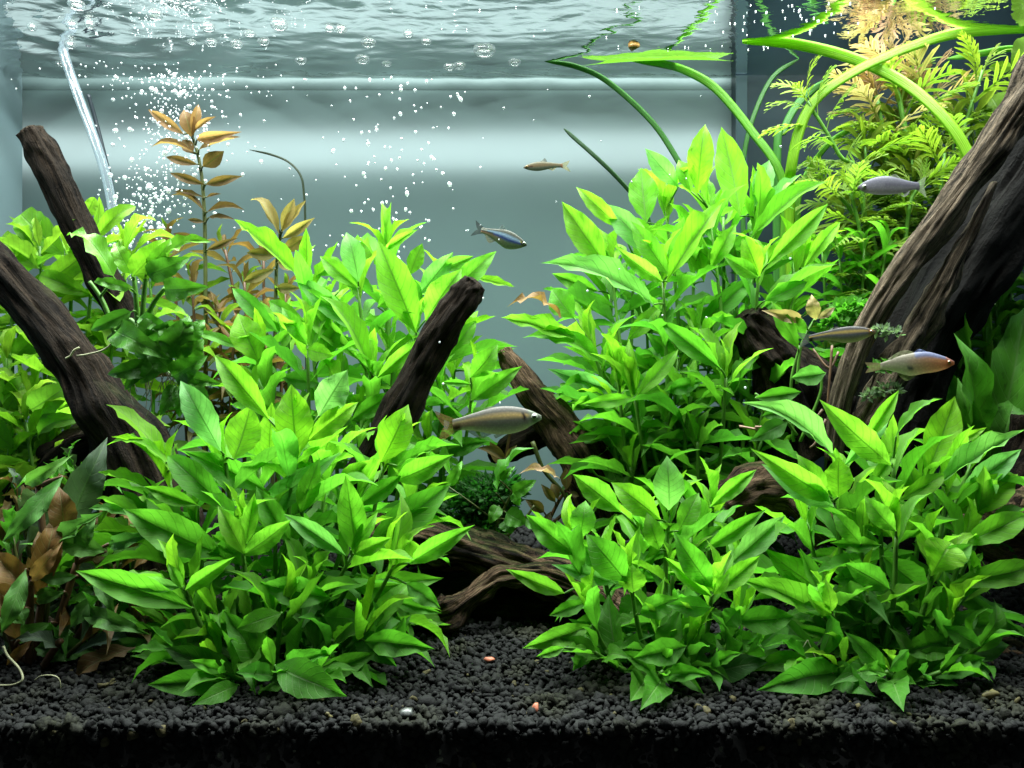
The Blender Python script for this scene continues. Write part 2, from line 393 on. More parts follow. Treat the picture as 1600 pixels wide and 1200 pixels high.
def leaf_matrix(b, t, n, width):
    d = (t-b); ln = d.length; d.normalize()
    n = n - d*n.dot(d)
    if n.length < 1e-3: n = Vector((0, -1, 0)) - d*(-d.y)
    n.normalize(); s = d.cross(n)
    M = Matrix(((s.x*width, d.x*ln, n.x*ln, b.x), (s.y*width, d.y*ln, n.y*ln, b.y), (s.z*width, d.z*ln, n.z*ln, b.z), (0, 0, 0, 1)))
    M2 = Matrix.Scale(S, 4) @ M
    return M2

LEAVES = 0
def put_leaf(parent, b, t, n, width, col, vs, name='leaf', absolute=True):
    global LEAVES; LEAVES += 1
    o = link(name, random.choice(vs), parent)
    M = leaf_matrix(b, t, n, width)
    if parent.type == 'EMPTY': M = Matrix.Translation(-parent.location) @ M
    o.matrix_basis = M; o.color = col
    return o

# ------------------------------------------------------------------ plants
class Plant:
    """a clump: stems are its parts, leaves their sub-parts"""
    def __init__(s, name, label, cat, loc, group=None, stem_mat=M_STEM, r=(0.13, 0.08)):
        s.root = thing(name, label, cat, loc, group); s.stems = []; s.mat = stem_mat; s.r = r
    def stem(s, pts, n=None):
        """pts: list of (px, py, d) from the bottom up"""
        c = catmull([P(*p) for p in pts], n or 6*(len(pts)-1))
        g = Geo(); g.add(tube_geo(c, [s.r[0]+(s.r[1]-s.r[0])*i/(len(c)-1) for i in range(len(c))], 6))
        st = dict(path=c, geo=g, leaves=[]); s.stems.append(st); return st
    def leaf(s, b, t, w, col, vs=LV_LANCE, st=None, ratio=0.23, dd=None, bd=0.0, petiole=True):
        """hand placed leaf: b, t pixels of base and tip, w apparent width in pixels"""
        if st is None:
            best = None
            for q in s.stems:
                for p in q['path']:
                    qx, qy = p.x/p.y*F+800, 600-p.z/p.y*F
                    e = (qx-b[0])**2+((qy-b[1]-6)*0.8)**2
                    if best is None or e < best[0]: best = (e, q, p)
            st, sp = best[1], best[2]
        else:
            sp = min(st['path'], key=lambda p: (p.x/p.y*F+800-b[0])**2+(600-p.z/p.y*F-b[1]-6)**2)
        d0 = max(Y_FRONT+0.9, sp.y - 0.7 + bd)
        L0 = math.hypot(t[0]-b[0], t[1]-b[1])*d0/F
        upness = (b[1]-t[1])/max(1, math.hypot(t[0]-b[0], t[1]-b[1]))
        if dd is None: dd = random.uniform(-0.38, 0.05)*L0 if upness < 0.6 else random.uniform(-0.15, 0.25)*L0
        lim = lambda d, py: min(d, max(Y_FRONT+.6, 10.85*F/max(1, py-600))) if py > 960 else d      # stay above the soil
        d0 = lim(d0, b[1]+6); d1 = lim(max(Y_FRONT+0.6, d0+dd), t[1]+6)
        B, T = P(b[0], b[1], d0), P(t[0], t[1], d1)
        ln = (T-B).length; wa = w*d0/F; wr = max(wa, ratio*ln)
        ph = math.acos(max(-1, min(1, wa/wr)))
        D = (T-B).normalized(); view = (-(B+T)/2).normalized()
        view = (view - D*view.dot(D)).normalized()
        up = D.cross(view)
        if up.z < 0 or (abs(up.z) < 0.12 and random.random() < .5): up = -up
        n = view*math.cos(ph) + up*math.sin(ph)
        if random.random() < 0.0: n = -n
        st['leaves'].append((B, T, n, wr, col, vs))
        if petiole and (B-sp).length > 0.15:
            st['geo'].tube([sp, sp.lerp(B, .5)+Vector((0, 0, .04)), B], s.r[1]*0.75, s.r[1]*0.5, 5, 4)
    def grow(s, st, length, top=1.0, bot=0.0, spacing=1.3, start=0.15, ratio=0.22, vs=LV_LANCE, colf=green, per=2, spread=(25, 95), hue=0.0, twist=None, crown=True, lmin=0.55):
        """leaves in pairs up a stem"""
        st['grown'] = True; path = st['path']; ls = [0]
        for a, b in zip(path, path[1:]): ls.append(ls[-1]+(b-a).length)
        tot = ls[-1]; x = tot; k = 0; az = random.uniform(0, 6.28)
        while x > tot*start:
            i = max(1, next((j for j, l in enumerate(ls) if l >= x-1e-6), len(ls)-1))
            u = (x-ls[i-1])/max(1e-6, ls[i]-ls[i-1]); p = path[i-1].lerp(path[i], u); ax = (path[i]-path[i-1]).normalized()
            f = x/tot
            e1 = Vector((1, 0, 0)); e1 = (e1-ax*e1.dot(ax)).normalized(); e2 = ax.cross(e1)
            m = per
            for q in range(m):
                th = az + q*2*math.pi/m + random.uniform(-.3, .3)
                rad = e1*math.cos(th)+e2*math.sin(th)
                if rad.y < 0: rad.y *= .45; rad.normalize()
                age = min(1.0, k/4.0)
                an = math.radians(spread[0]+(spread[1]-spread[0])*age**0.8+random.uniform(-12, 12))
                D = ax*math.cos(an)+rad*math.sin(an)
                ln = length*(lmin+(1-lmin)*min(1, k/2.0))*random.uniform(.8, 1.15)
                if D.y < 0 and p.y + D.y*ln < Y_FRONT+.7: ln = max(0.3*ln, (p.y-Y_FRONT-.7)/max(1e-3, -D.y)) if p.y > Y_FRONT+1 else ln*.3
                if p.y + D.y*ln > Y_BACK-.4: D.y = 0; D.normalize()
                T = p + D*ln + Vector((0, 0, -0.10*ln*age))
                if T.z < Z_SOIL+.3: T.z = Z_SOIL+.3+random.uniform(0, .8)
                nn = ax*math.sin(an) - rad*math.cos(an)
                if nn.z < 0: nn = -nn
                nn = nn + Vector((random.uniform(-.3, .3), random.uniform(-.3, .3), 0))
                tone = bot+(top-bot)*max(0, min(1, (f-start)/(1-start)))**1.2
                if k <= 1: tone = min(1, tone+.12)
                c = jit(colf(max(0, min(1, tone+random.uniform(-.1, .1)))))
                st['leaves'].append((p+rad*0.08, T, nn, ln*ratio*random.uniform(.85, 1.15), c, vs))
            az += (math.pi/2 if twist is None else twist) + random.uniform(-.25, .25)
            x -= spacing*(0.35+0.65*min(1, k/3.0))*random.uniform(.85, 1.15); k += 1
    def crowns(s, length, **k):
        """young leaves round the tips of the stems that carry the hand placed leaves"""
        for st in s.stems:
            if not st.get('grown'): s.grow(st, length, **{**dict(top=.9, bot=.25, spacing=length*.45, start=.76, spread=(18, 80), lmin=.6), **k})
    def done(s):
        for st in s.stems:
            o = part('stem', s.root, st['geo'].mesh('stem', s.mat))
            for (B, T, n, w, c, vs) in st['leaves']: put_leaf(o, B, T, n, w, c, vs)
        return s.root

def soil_z(x, y):
    h = Z_SOIL + 0.35*mn.noise(Vector((x*.12, y*.15, 3))) + max(0, y-40)*0.10
    h += 0.5*math.exp(-((x)/7)**2)*math.exp(-((y-36)/5)**2)*0.6
    return h

# ================================================================== the setting
def box_geo(x0, x1, y0, y1, z0, z1):
    v = [Vector((x, y, z))*S for x in (x0, x1) for y in (y0, y1) for z in (z0, z1)]
    return v, [(0, 1, 3, 2), (4, 6, 7, 5), (0, 4, 5, 1), (2, 3, 7, 6), (0, 2, 6, 4), (1, 5, 7, 3)]
def box(name, b, m, kind='structure', parent=None):
    v, f = box_geo(*b); o = link(name, mesh(name, v, f, m, smooth=False), parent)
    if kind: o['kind'] = kind
    return o
zb = lambda py, d: (600-py)/F*d
XC = (1150-800)/F*Y_BACK                         # where the pale backing ends and the dark panel begins
def film():
    m, nt, N, L, out = mat('frosted_backing_film')
    tc = N('ShaderNodeTexCoord'); no = N('ShaderNodeTexNoise', i_Scale=9.0, i_Detail=5.0); L(tc.outputs['Object'], no.inputs['Vector'])
    mr = N('ShaderNodeMapRange', i_1=0.3, i_2=0.7, i_3=0.9, i_4=1.1); L(no.outputs['Fac'], mr.inputs[0])
    c = mixc(N, L, 1.0, (0.125, 0.198, 0.196, 1), mr.outputs[0], 'MULTIPLY')
    pr = N('ShaderNodeBsdfPrincipled', i_Roughness=0.45); pr.inputs['Specular IOR Level'].default_value = 0.3; L(c, pr.inputs['Base Color'])
    tl = N('ShaderNodeBsdfTranslucent'); tl.inputs[0].default_value = (0.80, 0.90, 0.90, 1)
    mx = N('ShaderNodeMixShader', i_0=0.5); L(pr.outputs[0], mx.inputs[1]); L(tl.outputs[0], mx.inputs[2]); L(mx.outputs[0], out.inputs[0])
    v = [Vector((x, Y_BACK+1.6, z))*S for x, z in ((-36, -17), (XC+1, -17), (XC+1, 36), (-36, 36))]
    return mesh('back_wall', v, [(0, 1, 2, 3)], m, smooth=False)
tag(link('back_wall', film()), kind='structure')
def trim():
    z0, z1 = zb(128, Y_BACK), zb(106, Y_BACK); pr = [(1.58, z0), (1.50, z0+.2), (1.44, z0+.5), (1.44, z1)]; v = [Vector((x, Y_BACK+y, z))*S for x in (-36, XC+.6) for y, z in pr]
    return mesh('wall_trim', v, [(i, i+1, i+5, i+4) for i in range(3)], M_TRIM)
tag(link('wall_trim', trim()), kind='structure')
box('dark_wall', (XC, 38, Y_BACK+.2, Y_BACK+1.2, -17, 36), M_DARKP)
box('dark_wall_edge', (XC, XC+.75, Y_BACK-.05, Y_BACK+.19, -17, zb(118, Y_BACK)), plain('dark_edge', (0.035, .06, .07, 1), .3))
box('side_wall_left', (-35.2, -34.2, Y_FRONT, Y_BACK+1.5, -17, 24), M_SIDE)
box('side_wall_right', (36.2, 37, Y_FRONT, Y_BACK+.15, -17, 24), M_SIDE)

def ground():
    nx, ny = 90, 44; v, f = [], []
    for j in range(ny+1):
        y = Y_FRONT+.15+(Y_BACK+1.5-Y_FRONT-.15)*(j/ny)**1.2
        for i in range(nx+1):
            x = -34.2+70.4*i/nx; v.append(Vector((x, y, soil_z(x, y)-.12))*S)
    for j in range(ny):
        for i in range(nx):
            a = j*(nx+1)+i; f.append((a, a+1, a+nx+2, a+nx+1))
    b = len(v)
    for i in range(nx+1): v.append(Vector((v[i].x/S, Y_FRONT+.15, -18))*S)
    for i in range(nx): f.append((i, b+i, b+i+1, i+1))
    return mesh('ground', v, f, M_BASE)
tag(link('ground', ground()), kind='structure')

def ico():
    import bmesh
    bm = bmesh.new(); bmesh.ops.create_icosphere(bm, subdivisions=2, radius=1)
    v = np.array([x.co[:] for x in bm.verts]); f = np.array([[q.index for q in x.verts] for x in bm.faces]); bm.free(); return v, f
ICO_V, ICO_F = ico()
def numpy_mesh(name, V, Fc, m, cols=None):
    me = bpy.data.meshes.new(name); nv, nf, k = len(V), len(Fc), Fc.shape[1]
    me.vertices.add(nv); me.vertices.foreach_set('co', V.astype(np.float32).ravel())
    me.loops.add(nf*k); me.loops.foreach_set('vertex_index', Fc.astype(np.int32).ravel())
    me.polygons.add(nf); me.polygons.foreach_set('loop_start', np.arange(0, nf*k, k, dtype=np.int32))
    me.polygons.foreach_set('use_smooth', np.ones(nf, dtype=bool))
    me.update(calc_edges=True); me.validate()
    if cols is not None:
        a = me.color_attributes.new('marking', 'FLOAT_COLOR', 'POINT'); a.data.foreach_set('color', cols.astype(np.float32).ravel())
    me.materials.append(m); return me
def lumps(n, rng):
    V = np.repeat(ICO_V[None], n, 0)
    for k in range(4):
        ax = rng.normal(size=(n, 1, 3)); ax /= np.linalg.norm(ax, axis=2, keepdims=True)
        V = V*(1+0.22*np.sin(rng.uniform(1.5, 4, (n, 1, 1))*(V*ax).sum(2, keepdims=True)+rng.uniform(0, 6, (n, 1, 1))))
    Q = rng.normal(size=(n, 3, 3)); Q, _ = np.linalg.qr(Q)
    V = V*rng.uniform(.72, 1.25, (n, 1, 3))
    return np.einsum('nij,nvj->nvi', Q, V)
def gravel():
    rng = np.random.default_rng(5); pos = []; rad = []
    y = Y_FRONT+.25
    while y < 43:
        st = 0.20 if y < 38.5 else .36
        hw = min(33, 0.66*y+1.0); x = -hw
        while x < hw:
            px, py_ = x+rng.uniform(-.11, .11), y+rng.uniform(-.11, .11)
            pos.append((px, py_, soil_z(px, py_)+rng.uniform(-.10, .10))); rad.append(rng.uniform(.058, .15)*(1.5 if rng.random() < .07 else 1)); x += st
        y += st*.9
    for k in range(1400):      # strewn on top
        yy = rng.uniform(Y_FRONT+.3, 40); px = rng.uniform(-.64*yy, .64*yy)
        pos.append((px, yy, soil_z(px, yy)+rng.uniform(.08, .2))); rad.append(rng.uniform(.06, .15))
    z = Z_SOIL+.2
    while z > -16.6:           # against the front glass
        x = -18
        while x < 18:
            pos.append((x+rng.uniform(-.1, .1), Y_FRONT+.16+rng.uniform(-.03, .12), z+rng.uniform(-.08, .08))); rad.append(rng.uniform(.10, .19)); x += .27
        z -= .25
    pos = np.array(pos); rad = np.array(rad); n = len(pos)
    tone = rng.uniform(.0025, .0105, n); kind = rng.random(n)
    c = np.stack([tone*1.0, tone*1.04, tone*.98, np.ones(n)], 1)
    # greenish film in patches on the soil
    al = np.array([mn.noise(Vector((p[0]*.45, p[1]*.45, 9))) for p in pos]); g = np.clip((al-.05)*2.2, 0, 1)[:, None]
    c[:, :3] = c[:, :3]*(1-g)+np.array([.015, .016, .008])*g
    sp = (pos[:, 1] < Y_FRONT+.3) & (pos[:, 2] < Z_SOIL-.3) & (kind > .955); c[sp, :3] = np.array([.16, .16, .12])*rng.uniform(.4, 1.6, (int(sp.sum()), 1)); rad[sp] *= .6
    w = kind < .012; c[w, :3] = np.array([.07, .06, .025])
    V = lumps(n, rng)*rad[:, None, None]+pos[:, None, :]
    V[:, :, 1] = np.maximum(V[:, :, 1], Y_FRONT+.02)
    cols = np.repeat(c[:, None, :], len(ICO_V), 1).reshape(-1, 4)
    Fc = (ICO_F[None]+np.arange(n)[:, None, None]*len(ICO_V)).reshape(-1, 3)
    return numpy_mesh('gravel', V.reshape(-1, 3)*S, Fc, M_SOIL, cols)
def wide_gravel():
    # the same soil outside the part the photograph shows, with coarser grains
    rng = np.random.default_rng(8); pos = []
    import bmesh
    bm = bmesh.new(); bmesh.ops.create_icosphere(bm, subdivisions=1, radius=1)
    iv = np.array([x.co[:] for x in bm.verts]); fi = np.array([[q.index for q in x.verts] for x in bm.faces]); bm.free()
    y = Y_FRONT+.3
    while y < Y_BACK:
        x = -33.9; hw = min(33, .66*y+1.0) if y < 43 else -1
        while x < 35.9:
            if abs(x) > hw-.1: px, py_ = x+rng.uniform(-.16, .16), y+rng.uniform(-.16, .16); pos.append((px, py_, soil_z(px, py_)+rng.uniform(-.1, .1)))
            x += .40
        y += .38
    for z in np.arange(Z_SOIL, -16.6, -.36):
        for x in np.arange(18, 35.8, .36):
            for sx in (x, -x):
                if sx > -34: pos.append((sx, Y_FRONT+.2, z+rng.uniform(-.1, .1)))
    pos = np.array(pos); n = len(pos)
    V = np.repeat(iv[None], n, 0)*rng.uniform(.7, 1.3, (n, 12, 1))*rng.uniform(.75, 1.2, (n, 1, 3))*rng.uniform(.17, .28, n)[:, None, None]+pos[:, None, :]
    V[:, :, 1] = np.maximum(V[:, :, 1], Y_FRONT+.02)
    t = rng.uniform(.0025, .0105, n); c = np.stack([t, t*1.04, t*.98, np.ones(n)], 1)
    return numpy_mesh('gravel', V.reshape(-1, 3)*S, (fi[None]+np.arange(n)[:, None, None]*12).reshape(-1, 3), M_SOIL, np.repeat(c[:, None, :], 12, 1).reshape(-1, 4))
tag(link('gravel', wide_gravel()), 'dark soil grains along the sides and back of the tank floor', 'gravel', kind='stuff')
tag(link('gravel', gravel()), 'dark grey rounded soil grains covering the tank floor', 'gravel', kind='stuff')

def on_soil(px, py):
    """soil point seen at a pixel"""
    d = Y_FRONT+.3
    while d < 45:
        p = P(px, py, d)
        if p.z <= soil_z(p.x, d)+.12: return p
        d += .05
    return p
def pebble(name, label, cat, px, py, r, m, squash=(1, 1, .7), seed=1, group=None):
    rng = np.random.default_rng(seed); V = lumps(1, rng)[0]*r*np.array(squash); p = on_soil(px, py)+Vector((0, 0, .12))
    return single(name, label, cat, numpy_mesh(name, (V+np.array(p))*S, ICO_F, m), p, group)
pebble('pebble', 'small orange red pebble lying on the dark soil', 'pebble', 835, 1113, .18, M_CORAL, (1, .8, .9), 3)
pebble('pebble', 'white and grey chip of stone on the dark soil, left of the red pebble', 'pebble', 634, 1117, .20, M_WHITE, (1.2, 1, .6), 4)
pebble('pebble', 'small tan and pink shell bit on the soil before the hollow log', 'pebble', 766, 1035, .15, M_CORAL, (1.3, .8, .6), 6)
pebble('pebble', 'yellow round grain in the dark soil under the left front bush', 'pebble', 437, 1147, .10, M_YEL, (1, 1, 1), 7)
pebble('pebble', 'olive yellow grain at the edge of the soil under the left front bush', 'pebble', 513, 1124, .10, M_YEL, (1, 1, 1), 8)
pebble('pebble', 'tan pebble on the soil under the right front bush', 'pebble', 1550, 1090, .20, M_YEL, (1.2, 1, .8), 9)
pebble('pebble', 'yellow sliver standing in the soil at the front glass', 'pebble', 672, 1163, .10, M_YEL, (.6, .6, 1.3), 10)

def water():
    nx, ny = 300, 170; x0, x1, y0, y1 = -34.2, 36.2, Y_FRONT, Y_BACK+1.55; v, f = [], []
    for j in range(ny+1):
        y = y0+(y1-y0)*j/ny
        for i in range(nx+1):
            x = x0+(x1-x0)*i/nx
            act = 1/(1+math.exp((x-9)/4))                     # lively on the bubbling left, calm right
            r = math.hypot(x+24, (y-50))
            h = 0.055*act*math.sin(r*2.1+1.3*mn.noise(Vector((x*.15, y*.15, 0))))*math.exp(-r/22)
            h += (0.03+.17*act)*mn.noise(Vector((x*.17+3, y*.42, 1.7)))*.6
            h += (0.010+.085*act)*mn.noise(Vector((x*.5, y*1.15, 5.7)))*.5
            h += (0.003+.030*act)*mn.noise(Vector((x*1.1, y*2.1, 9.7)))*.6
            edge = max(0, 1-(y1-y)/.9)
            h += .35*edge**2
            v.append(Vector((x, y, Z_WATER+h))*S)
    for j in range(ny):
        for i in range(nx):
            a = j*(nx+1)+i; f.append((a, a+1, a+nx+2, a+nx+1))
    return mesh('water', v, f, M_WATER)
tag(link('water', water()), kind='structure')

# ================================================================== driftwood
def wood(name, label, pts, m=M_WOOD, sides=28, n=46, amp=.22, seed=0, flat=1.0, cat='driftwood', group=None, parts=None, split=0, ridges=5):
    """pts: (px, py, d, radius in px)"""
    sides, n = int(sides*1.5), int(n*1.5)
    c = catmull([P(*p[:3]) for p in pts], n); rr = catmull([Vector((p[3]*p[2]/F, 0, 0)) for p in pts], n)
    rr = [max(.05, r.x*.95) for r in rr]
    for k, t in ((0, .8), (n, .72)): rr[k] *= t
    so = seed*13.7
    def warp(t, th, p):
        cx, sx = math.cos(th), math.sin(th); L = t*len(pts)*1.6
        w = 1+amp*1.1*mn.noise(Vector((cx*1.3+so, sx*1.3, L*.9)))
        w += amp*.8*mn.noise(Vector((cx*3.2+so, sx*3.2, L*.7+4)))
        w += amp*.45*mn.noise(Vector((cx*7+so, sx*7, L*1.2+8)))
        w -= amp*.75*max(0, 1-abs(mn.noise(Vector((cx*2.6+so, sx*2.6, L*.28+20))))*7)*max(0, min(1, .5+2.2*mn.noise(Vector((cx*1.5-so, sx*1.5, L*.9+50)))))
        w += amp*.9*max(0, mn.noise(Vector((cx*1.8+so, sx*1.8, L*1.7+70)))-.28)
        w += amp*.22*mn.noise(Vector((cx*14+so, sx*14, L*2.2+30)))
        return w
    c = c+[c[-1]+(c[-1]-c[-2]).normalized()*rr[-1]*.22, c[-1]+(c[-1]-c[-2]).normalized()*rr[-1]*.12]; rr = rr+[rr[-1]*.62, rr[-1]*.2]
    g = Geo(); g.add(tube_geo(c, rr, sides, warp=warp, flat=flat))
    b = c[0]
    if parts is not None: return part(name, parts, g.mesh(name, m))
    return single(name, label, cat, g.mesh(name, m), b, group)
GW = 'pieces of driftwood in the tank'
wood('driftwood_branch', 'dark branch stub rising at far left beside the clear air hose', [(215, 540, 45.5, 22), (165, 440, 45.3, 24), (118, 345, 45, 24), (76, 258, 44.8, 25), (46, 203, 44.6, 22)], seed=1, group=GW, sides=40, n=64)
wood('driftwood_branch', 'thick dark branch sloping down from the left edge to the soil', [(-60, 358, 40.5, 33), (15, 440, 40.5, 34), (105, 545, 40.2, 35), (165, 640, 40, 44), (220, 740, 40, 64), (265, 900, 40, 78)], seed=2, group=GW, sides=44, n=70)
wood('driftwood_branch', 'black slanting branch with a blunt top between the two left bushes', [(560, 760, 40.5, 34), (610, 668, 40.5, 31), (652, 590, 40.4, 29), (688, 520, 40.2, 28), (724, 465, 40, 25), (742, 440, 40, 20)], seed=3, group=GW, sides=40, n=64, amp=.18)
wood('driftwood_branch', 'brown branch leaning left behind the large silver fish', [(965, 840, 44.5, 48), (925, 740, 44.5, 44), (880, 672, 44.5, 32), (835, 620, 44.6, 25), (802, 572, 44.8, 18), (785, 547, 45, 11)], m=M_WOOD_L, seed=4, group=GW, sides=40, n=60)
wood('driftwood_branch', 'short black side branch under the large silver fish', [(870, 660, 45.3, 22), (830, 685, 45.5, 24), (790, 705, 45.8, 20), (765, 712, 46, 12)], seed=5, group=GW)
t = thing('driftwood_branch', 'largest piece, ridged grey brown trunk leaning in from the upper right', 'driftwood', P(1380, 800, 42.5), GW)
wood('trunk_body', '', [(1350, 860, 44.4, 88), (1394, 650, 44.3, 66), (1460, 500, 44.1, 63), (1562, 350, 43.9, 63), (1668, 200, 43.6, 68), (1780, 30, 43.3, 74)], m=M_WOOD_SHADE, seed=6, parts=t, sides=56, n=90, amp=.2)  # near-black colour stands for the shade between the ridges
wood('trunk_ridge', '', [(1300, 720, 40.6, 13), (1318, 610, 40.4, 17), (1366, 492, 40.2, 20), (1434, 394, 39.9, 23), (1514, 284, 39.6, 24), (1582, 185, 39.3, 25), (1660, 60, 39, 32)], m=M_WOOD_T, seed=7, parts=t, sides=36, n=90, amp=.3)
wood('trunk_ridge', '', [(1352, 665, 40.6, 24), (1398, 580, 40.2, 26), (1444, 500, 40.0, 21), (1487, 420, 39.8, 15), (1525, 345, 39.8, 9), (1555, 285, 40.2, 5)], m=M_WOOD_T, seed=8, parts=t, sides=36, n=80, amp=.4)
wood('driftwood_stump', 'dark broken stump half hidden in the tall right bush', [(1290, 700, 44, 75), (1250, 620, 44, 62), (1210, 555, 44, 46), (1170, 505, 44, 34), (1160, 492, 44, 22)], seed=9, group=GW, sides=40, n=50, amp=.3)
wood('driftwood_lump', 'wood under the tallest bush, its shade put into the black colour', [(930, 800, 47.2, 34), (1020, 770, 47.4, 52), (1120, 745, 47.4, 56), (1220, 740, 47, 60)], m=M_WOOD_SHADE, seed=19, group=GW, amp=.3)  # black colour holds the shade under the bush
t = thing('hollow_log', 'low brown hollow log with a mossy lip over a dark opening', 'log', P(780, 990, 38), GW)
wood('log_top', '', [(590, 830, 40, 36), (690, 852, 39.4, 38), (770, 872, 39, 36), (850, 900, 38.8, 36), (950, 945, 38.8, 42), (1020, 1010, 38.8, 40)], m=M_WOOD_L, seed=10, parts=t, sides=44, n=80, amp=.35)
wood('log_lip', '', [(628, 940, 37.6, 22), (662, 962, 37.0, 27), (704, 958, 36.8, 26), (742, 930, 37, 17), (786, 902, 37.3, 16), (845, 900, 37.6, 18), (915, 925, 37.8, 24), (960, 960, 38, 28)], m=M_WOOD_L, seed=11, parts=t, sides=36, n=80, amp=.45)
wood('log_foot', '', [(640, 930, 38.6, 30), (655, 985, 38, 32), (672, 1030, 37.6, 22)], m=M_WOOD, seed=12, parts=t, n=30, amp=.3)
wood('log_back', '', [(600, 950, 40.8, 60), (700, 950, 40.9, 72), (800, 955, 40.9, 75), (910, 960, 40.8, 75), (1030, 990, 40.5, 60)], m=M_WOOD, seed=13, parts=t, amp=.25)  # darker than the log top: shade of the opening put into its colour
wood('driftwood_lump', 'reddish brown lump of wood between the two right front bushes', [(1130, 790, 40, 30), (1180, 765, 40, 42), (1235, 775, 40, 36), (1300, 830, 40, 30)], m=M_WOOD_L, seed=14, group=GW, amp=.3)
wood('driftwood_lump', 'weathered brown knot of wood at the right edge behind the front bush', [(1500, 800, 37.5, 36), (1570, 835, 37, 48), (1640, 800, 37, 55)], m=M_WOOD_L, seed=15, group=GW, amp=.4, n=50, sides=36)
wood('driftwood_lump', 'flat brown wood lying on the soil at the lower right edge', [(1470, 990, 36, 26), (1540, 1030, 35.5, 34), (1640, 1045, 35.5, 40)], m=M_WOOD_L, seed=16, group=GW, amp=.35, n=50, sides=36)
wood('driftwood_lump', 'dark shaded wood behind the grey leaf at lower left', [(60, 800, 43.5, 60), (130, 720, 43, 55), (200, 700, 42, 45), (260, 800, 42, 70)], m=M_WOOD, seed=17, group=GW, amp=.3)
wood('driftwood_lump', 'dark upright wood at the right edge beside the front bush', [(1590, 900, 41, 60), (1610, 760, 41, 55), (1640, 660, 41, 50)], m=M_WOOD, seed=18, group=GW, amp=.3)

# ================================================================== broad leaved bushes
# hand placed leaves: (base x, base y, tip x, tip y, apparent width, tone)
def hand(pl, rows, vs=LV_LANCE, colf=green, **k):
    for r in rows:
        bx, by, tx, ty, w, tn = r[:6]
        if tn < 0: c = jit(G_PALE.lerp(G_MID, random.uniform(0, .35)), .08)      # grey-green pale leaf
        else: c = jit(colf(tn), .08)
        pl.leaf((bx, by), (tx, ty), w, c, vs, **k)

GB = 'bushy green stem plants'
# --- A: front left
A = Plant('stem_plant_bush', 'large bright green bush at front left, the widest of the front bushes', 'aquatic plant', P(420, 1090, 33), GB)
for p in ([(395, 1085, 33.2), (388, 960, 33.0), (378, 845, 32.6)], [(440, 1085, 33.6), (500, 960, 33.2), (550, 868, 32.8)], [(370, 1080, 33), (320, 990, 32.3), (288, 920, 31.8)],
          [(420, 1085, 34.5), (440, 900, 34.6), (462, 705, 34.8)], [(400, 1085, 34.5), (370, 880, 34.8), (352, 715, 35)], [(470, 1085, 34), (560, 980, 33.4), (615, 885, 33)],
          [(420, 1090, 32.4), (430, 1040, 32), (440, 960, 31.8)], [(450, 1088, 35), (560, 880, 35.6), (600, 725, 36)], [(390, 1085, 35), (300, 900, 35.6), (262, 740, 36)], [(480, 1085, 33.2), (540, 1030, 32.6), (570, 985, 32.2)], [(390, 1090, 32.6), (360, 1065, 32), (345, 1040, 31.6)]):
    A.stem(p)
FILL_A = [[(420, 1085, 36), (400, 900, 36.5), (405, 730, 37)], [(440, 1085, 36), (490, 900, 36.5), (510, 740, 37)], [(410, 1085, 36), (300, 930, 36), (240, 830, 36)], [(450, 1085, 36), (600, 900, 36), (650, 800, 36)],
          [(430, 1085, 35.5), (430, 950, 35), (430, 830, 34.5)], [(400, 1085, 35), (330, 980, 35), (310, 830, 35)], [(450, 1085, 35), (540, 1000, 35), (620, 960, 35)], [(450, 1085, 35), (520, 900, 35.4), (560, 770, 35.6)], [(410, 1085, 34.5), (330, 1030, 34), (270, 980, 34)], [(440, 1085, 34.5), (460, 1000, 33.6), (480, 920, 33)], [(420, 1088, 33.6), (380, 1020, 33), (340, 960, 32.8)]]
FILL_A += [[(430, 1085, 33.4), (420, 1030, 32.6), (400, 985, 32.2)], [(460, 1085, 33.4), (500, 1040, 32.6), (520, 1000, 32.2)], [(400, 1085, 35), (280, 900, 35.4), (225, 810, 35.4)], [(450, 1085, 35), (470, 860, 35.4), (470, 760, 35.4)]]
FILL_A += [[(400, 1070, 32), (370, 1060, 31), (350, 1050, 30.4)], [(440, 1070, 32), (480, 1060, 31), (500, 1050, 30.4)], [(420, 1070, 32), (430, 1060, 31), (430, 1045, 30.2)], [(380, 1060, 33), (310, 1030, 32.4), (270, 1015, 32)], [(480, 1060, 33), (560, 1030, 32.4), (600, 1000, 32)]]
for p in FILL_A: A.grow(A.stem(p), 3.8 if p[-1][1] < 1000 else 3.0, top=.62 if p[-1][1] < 1000 else .34, bot=.08, spacing=1.25 if p[-1][1] < 1000 else 1.7, start=.12, ratio=.22 if p[-1][1] < 1000 else .32)
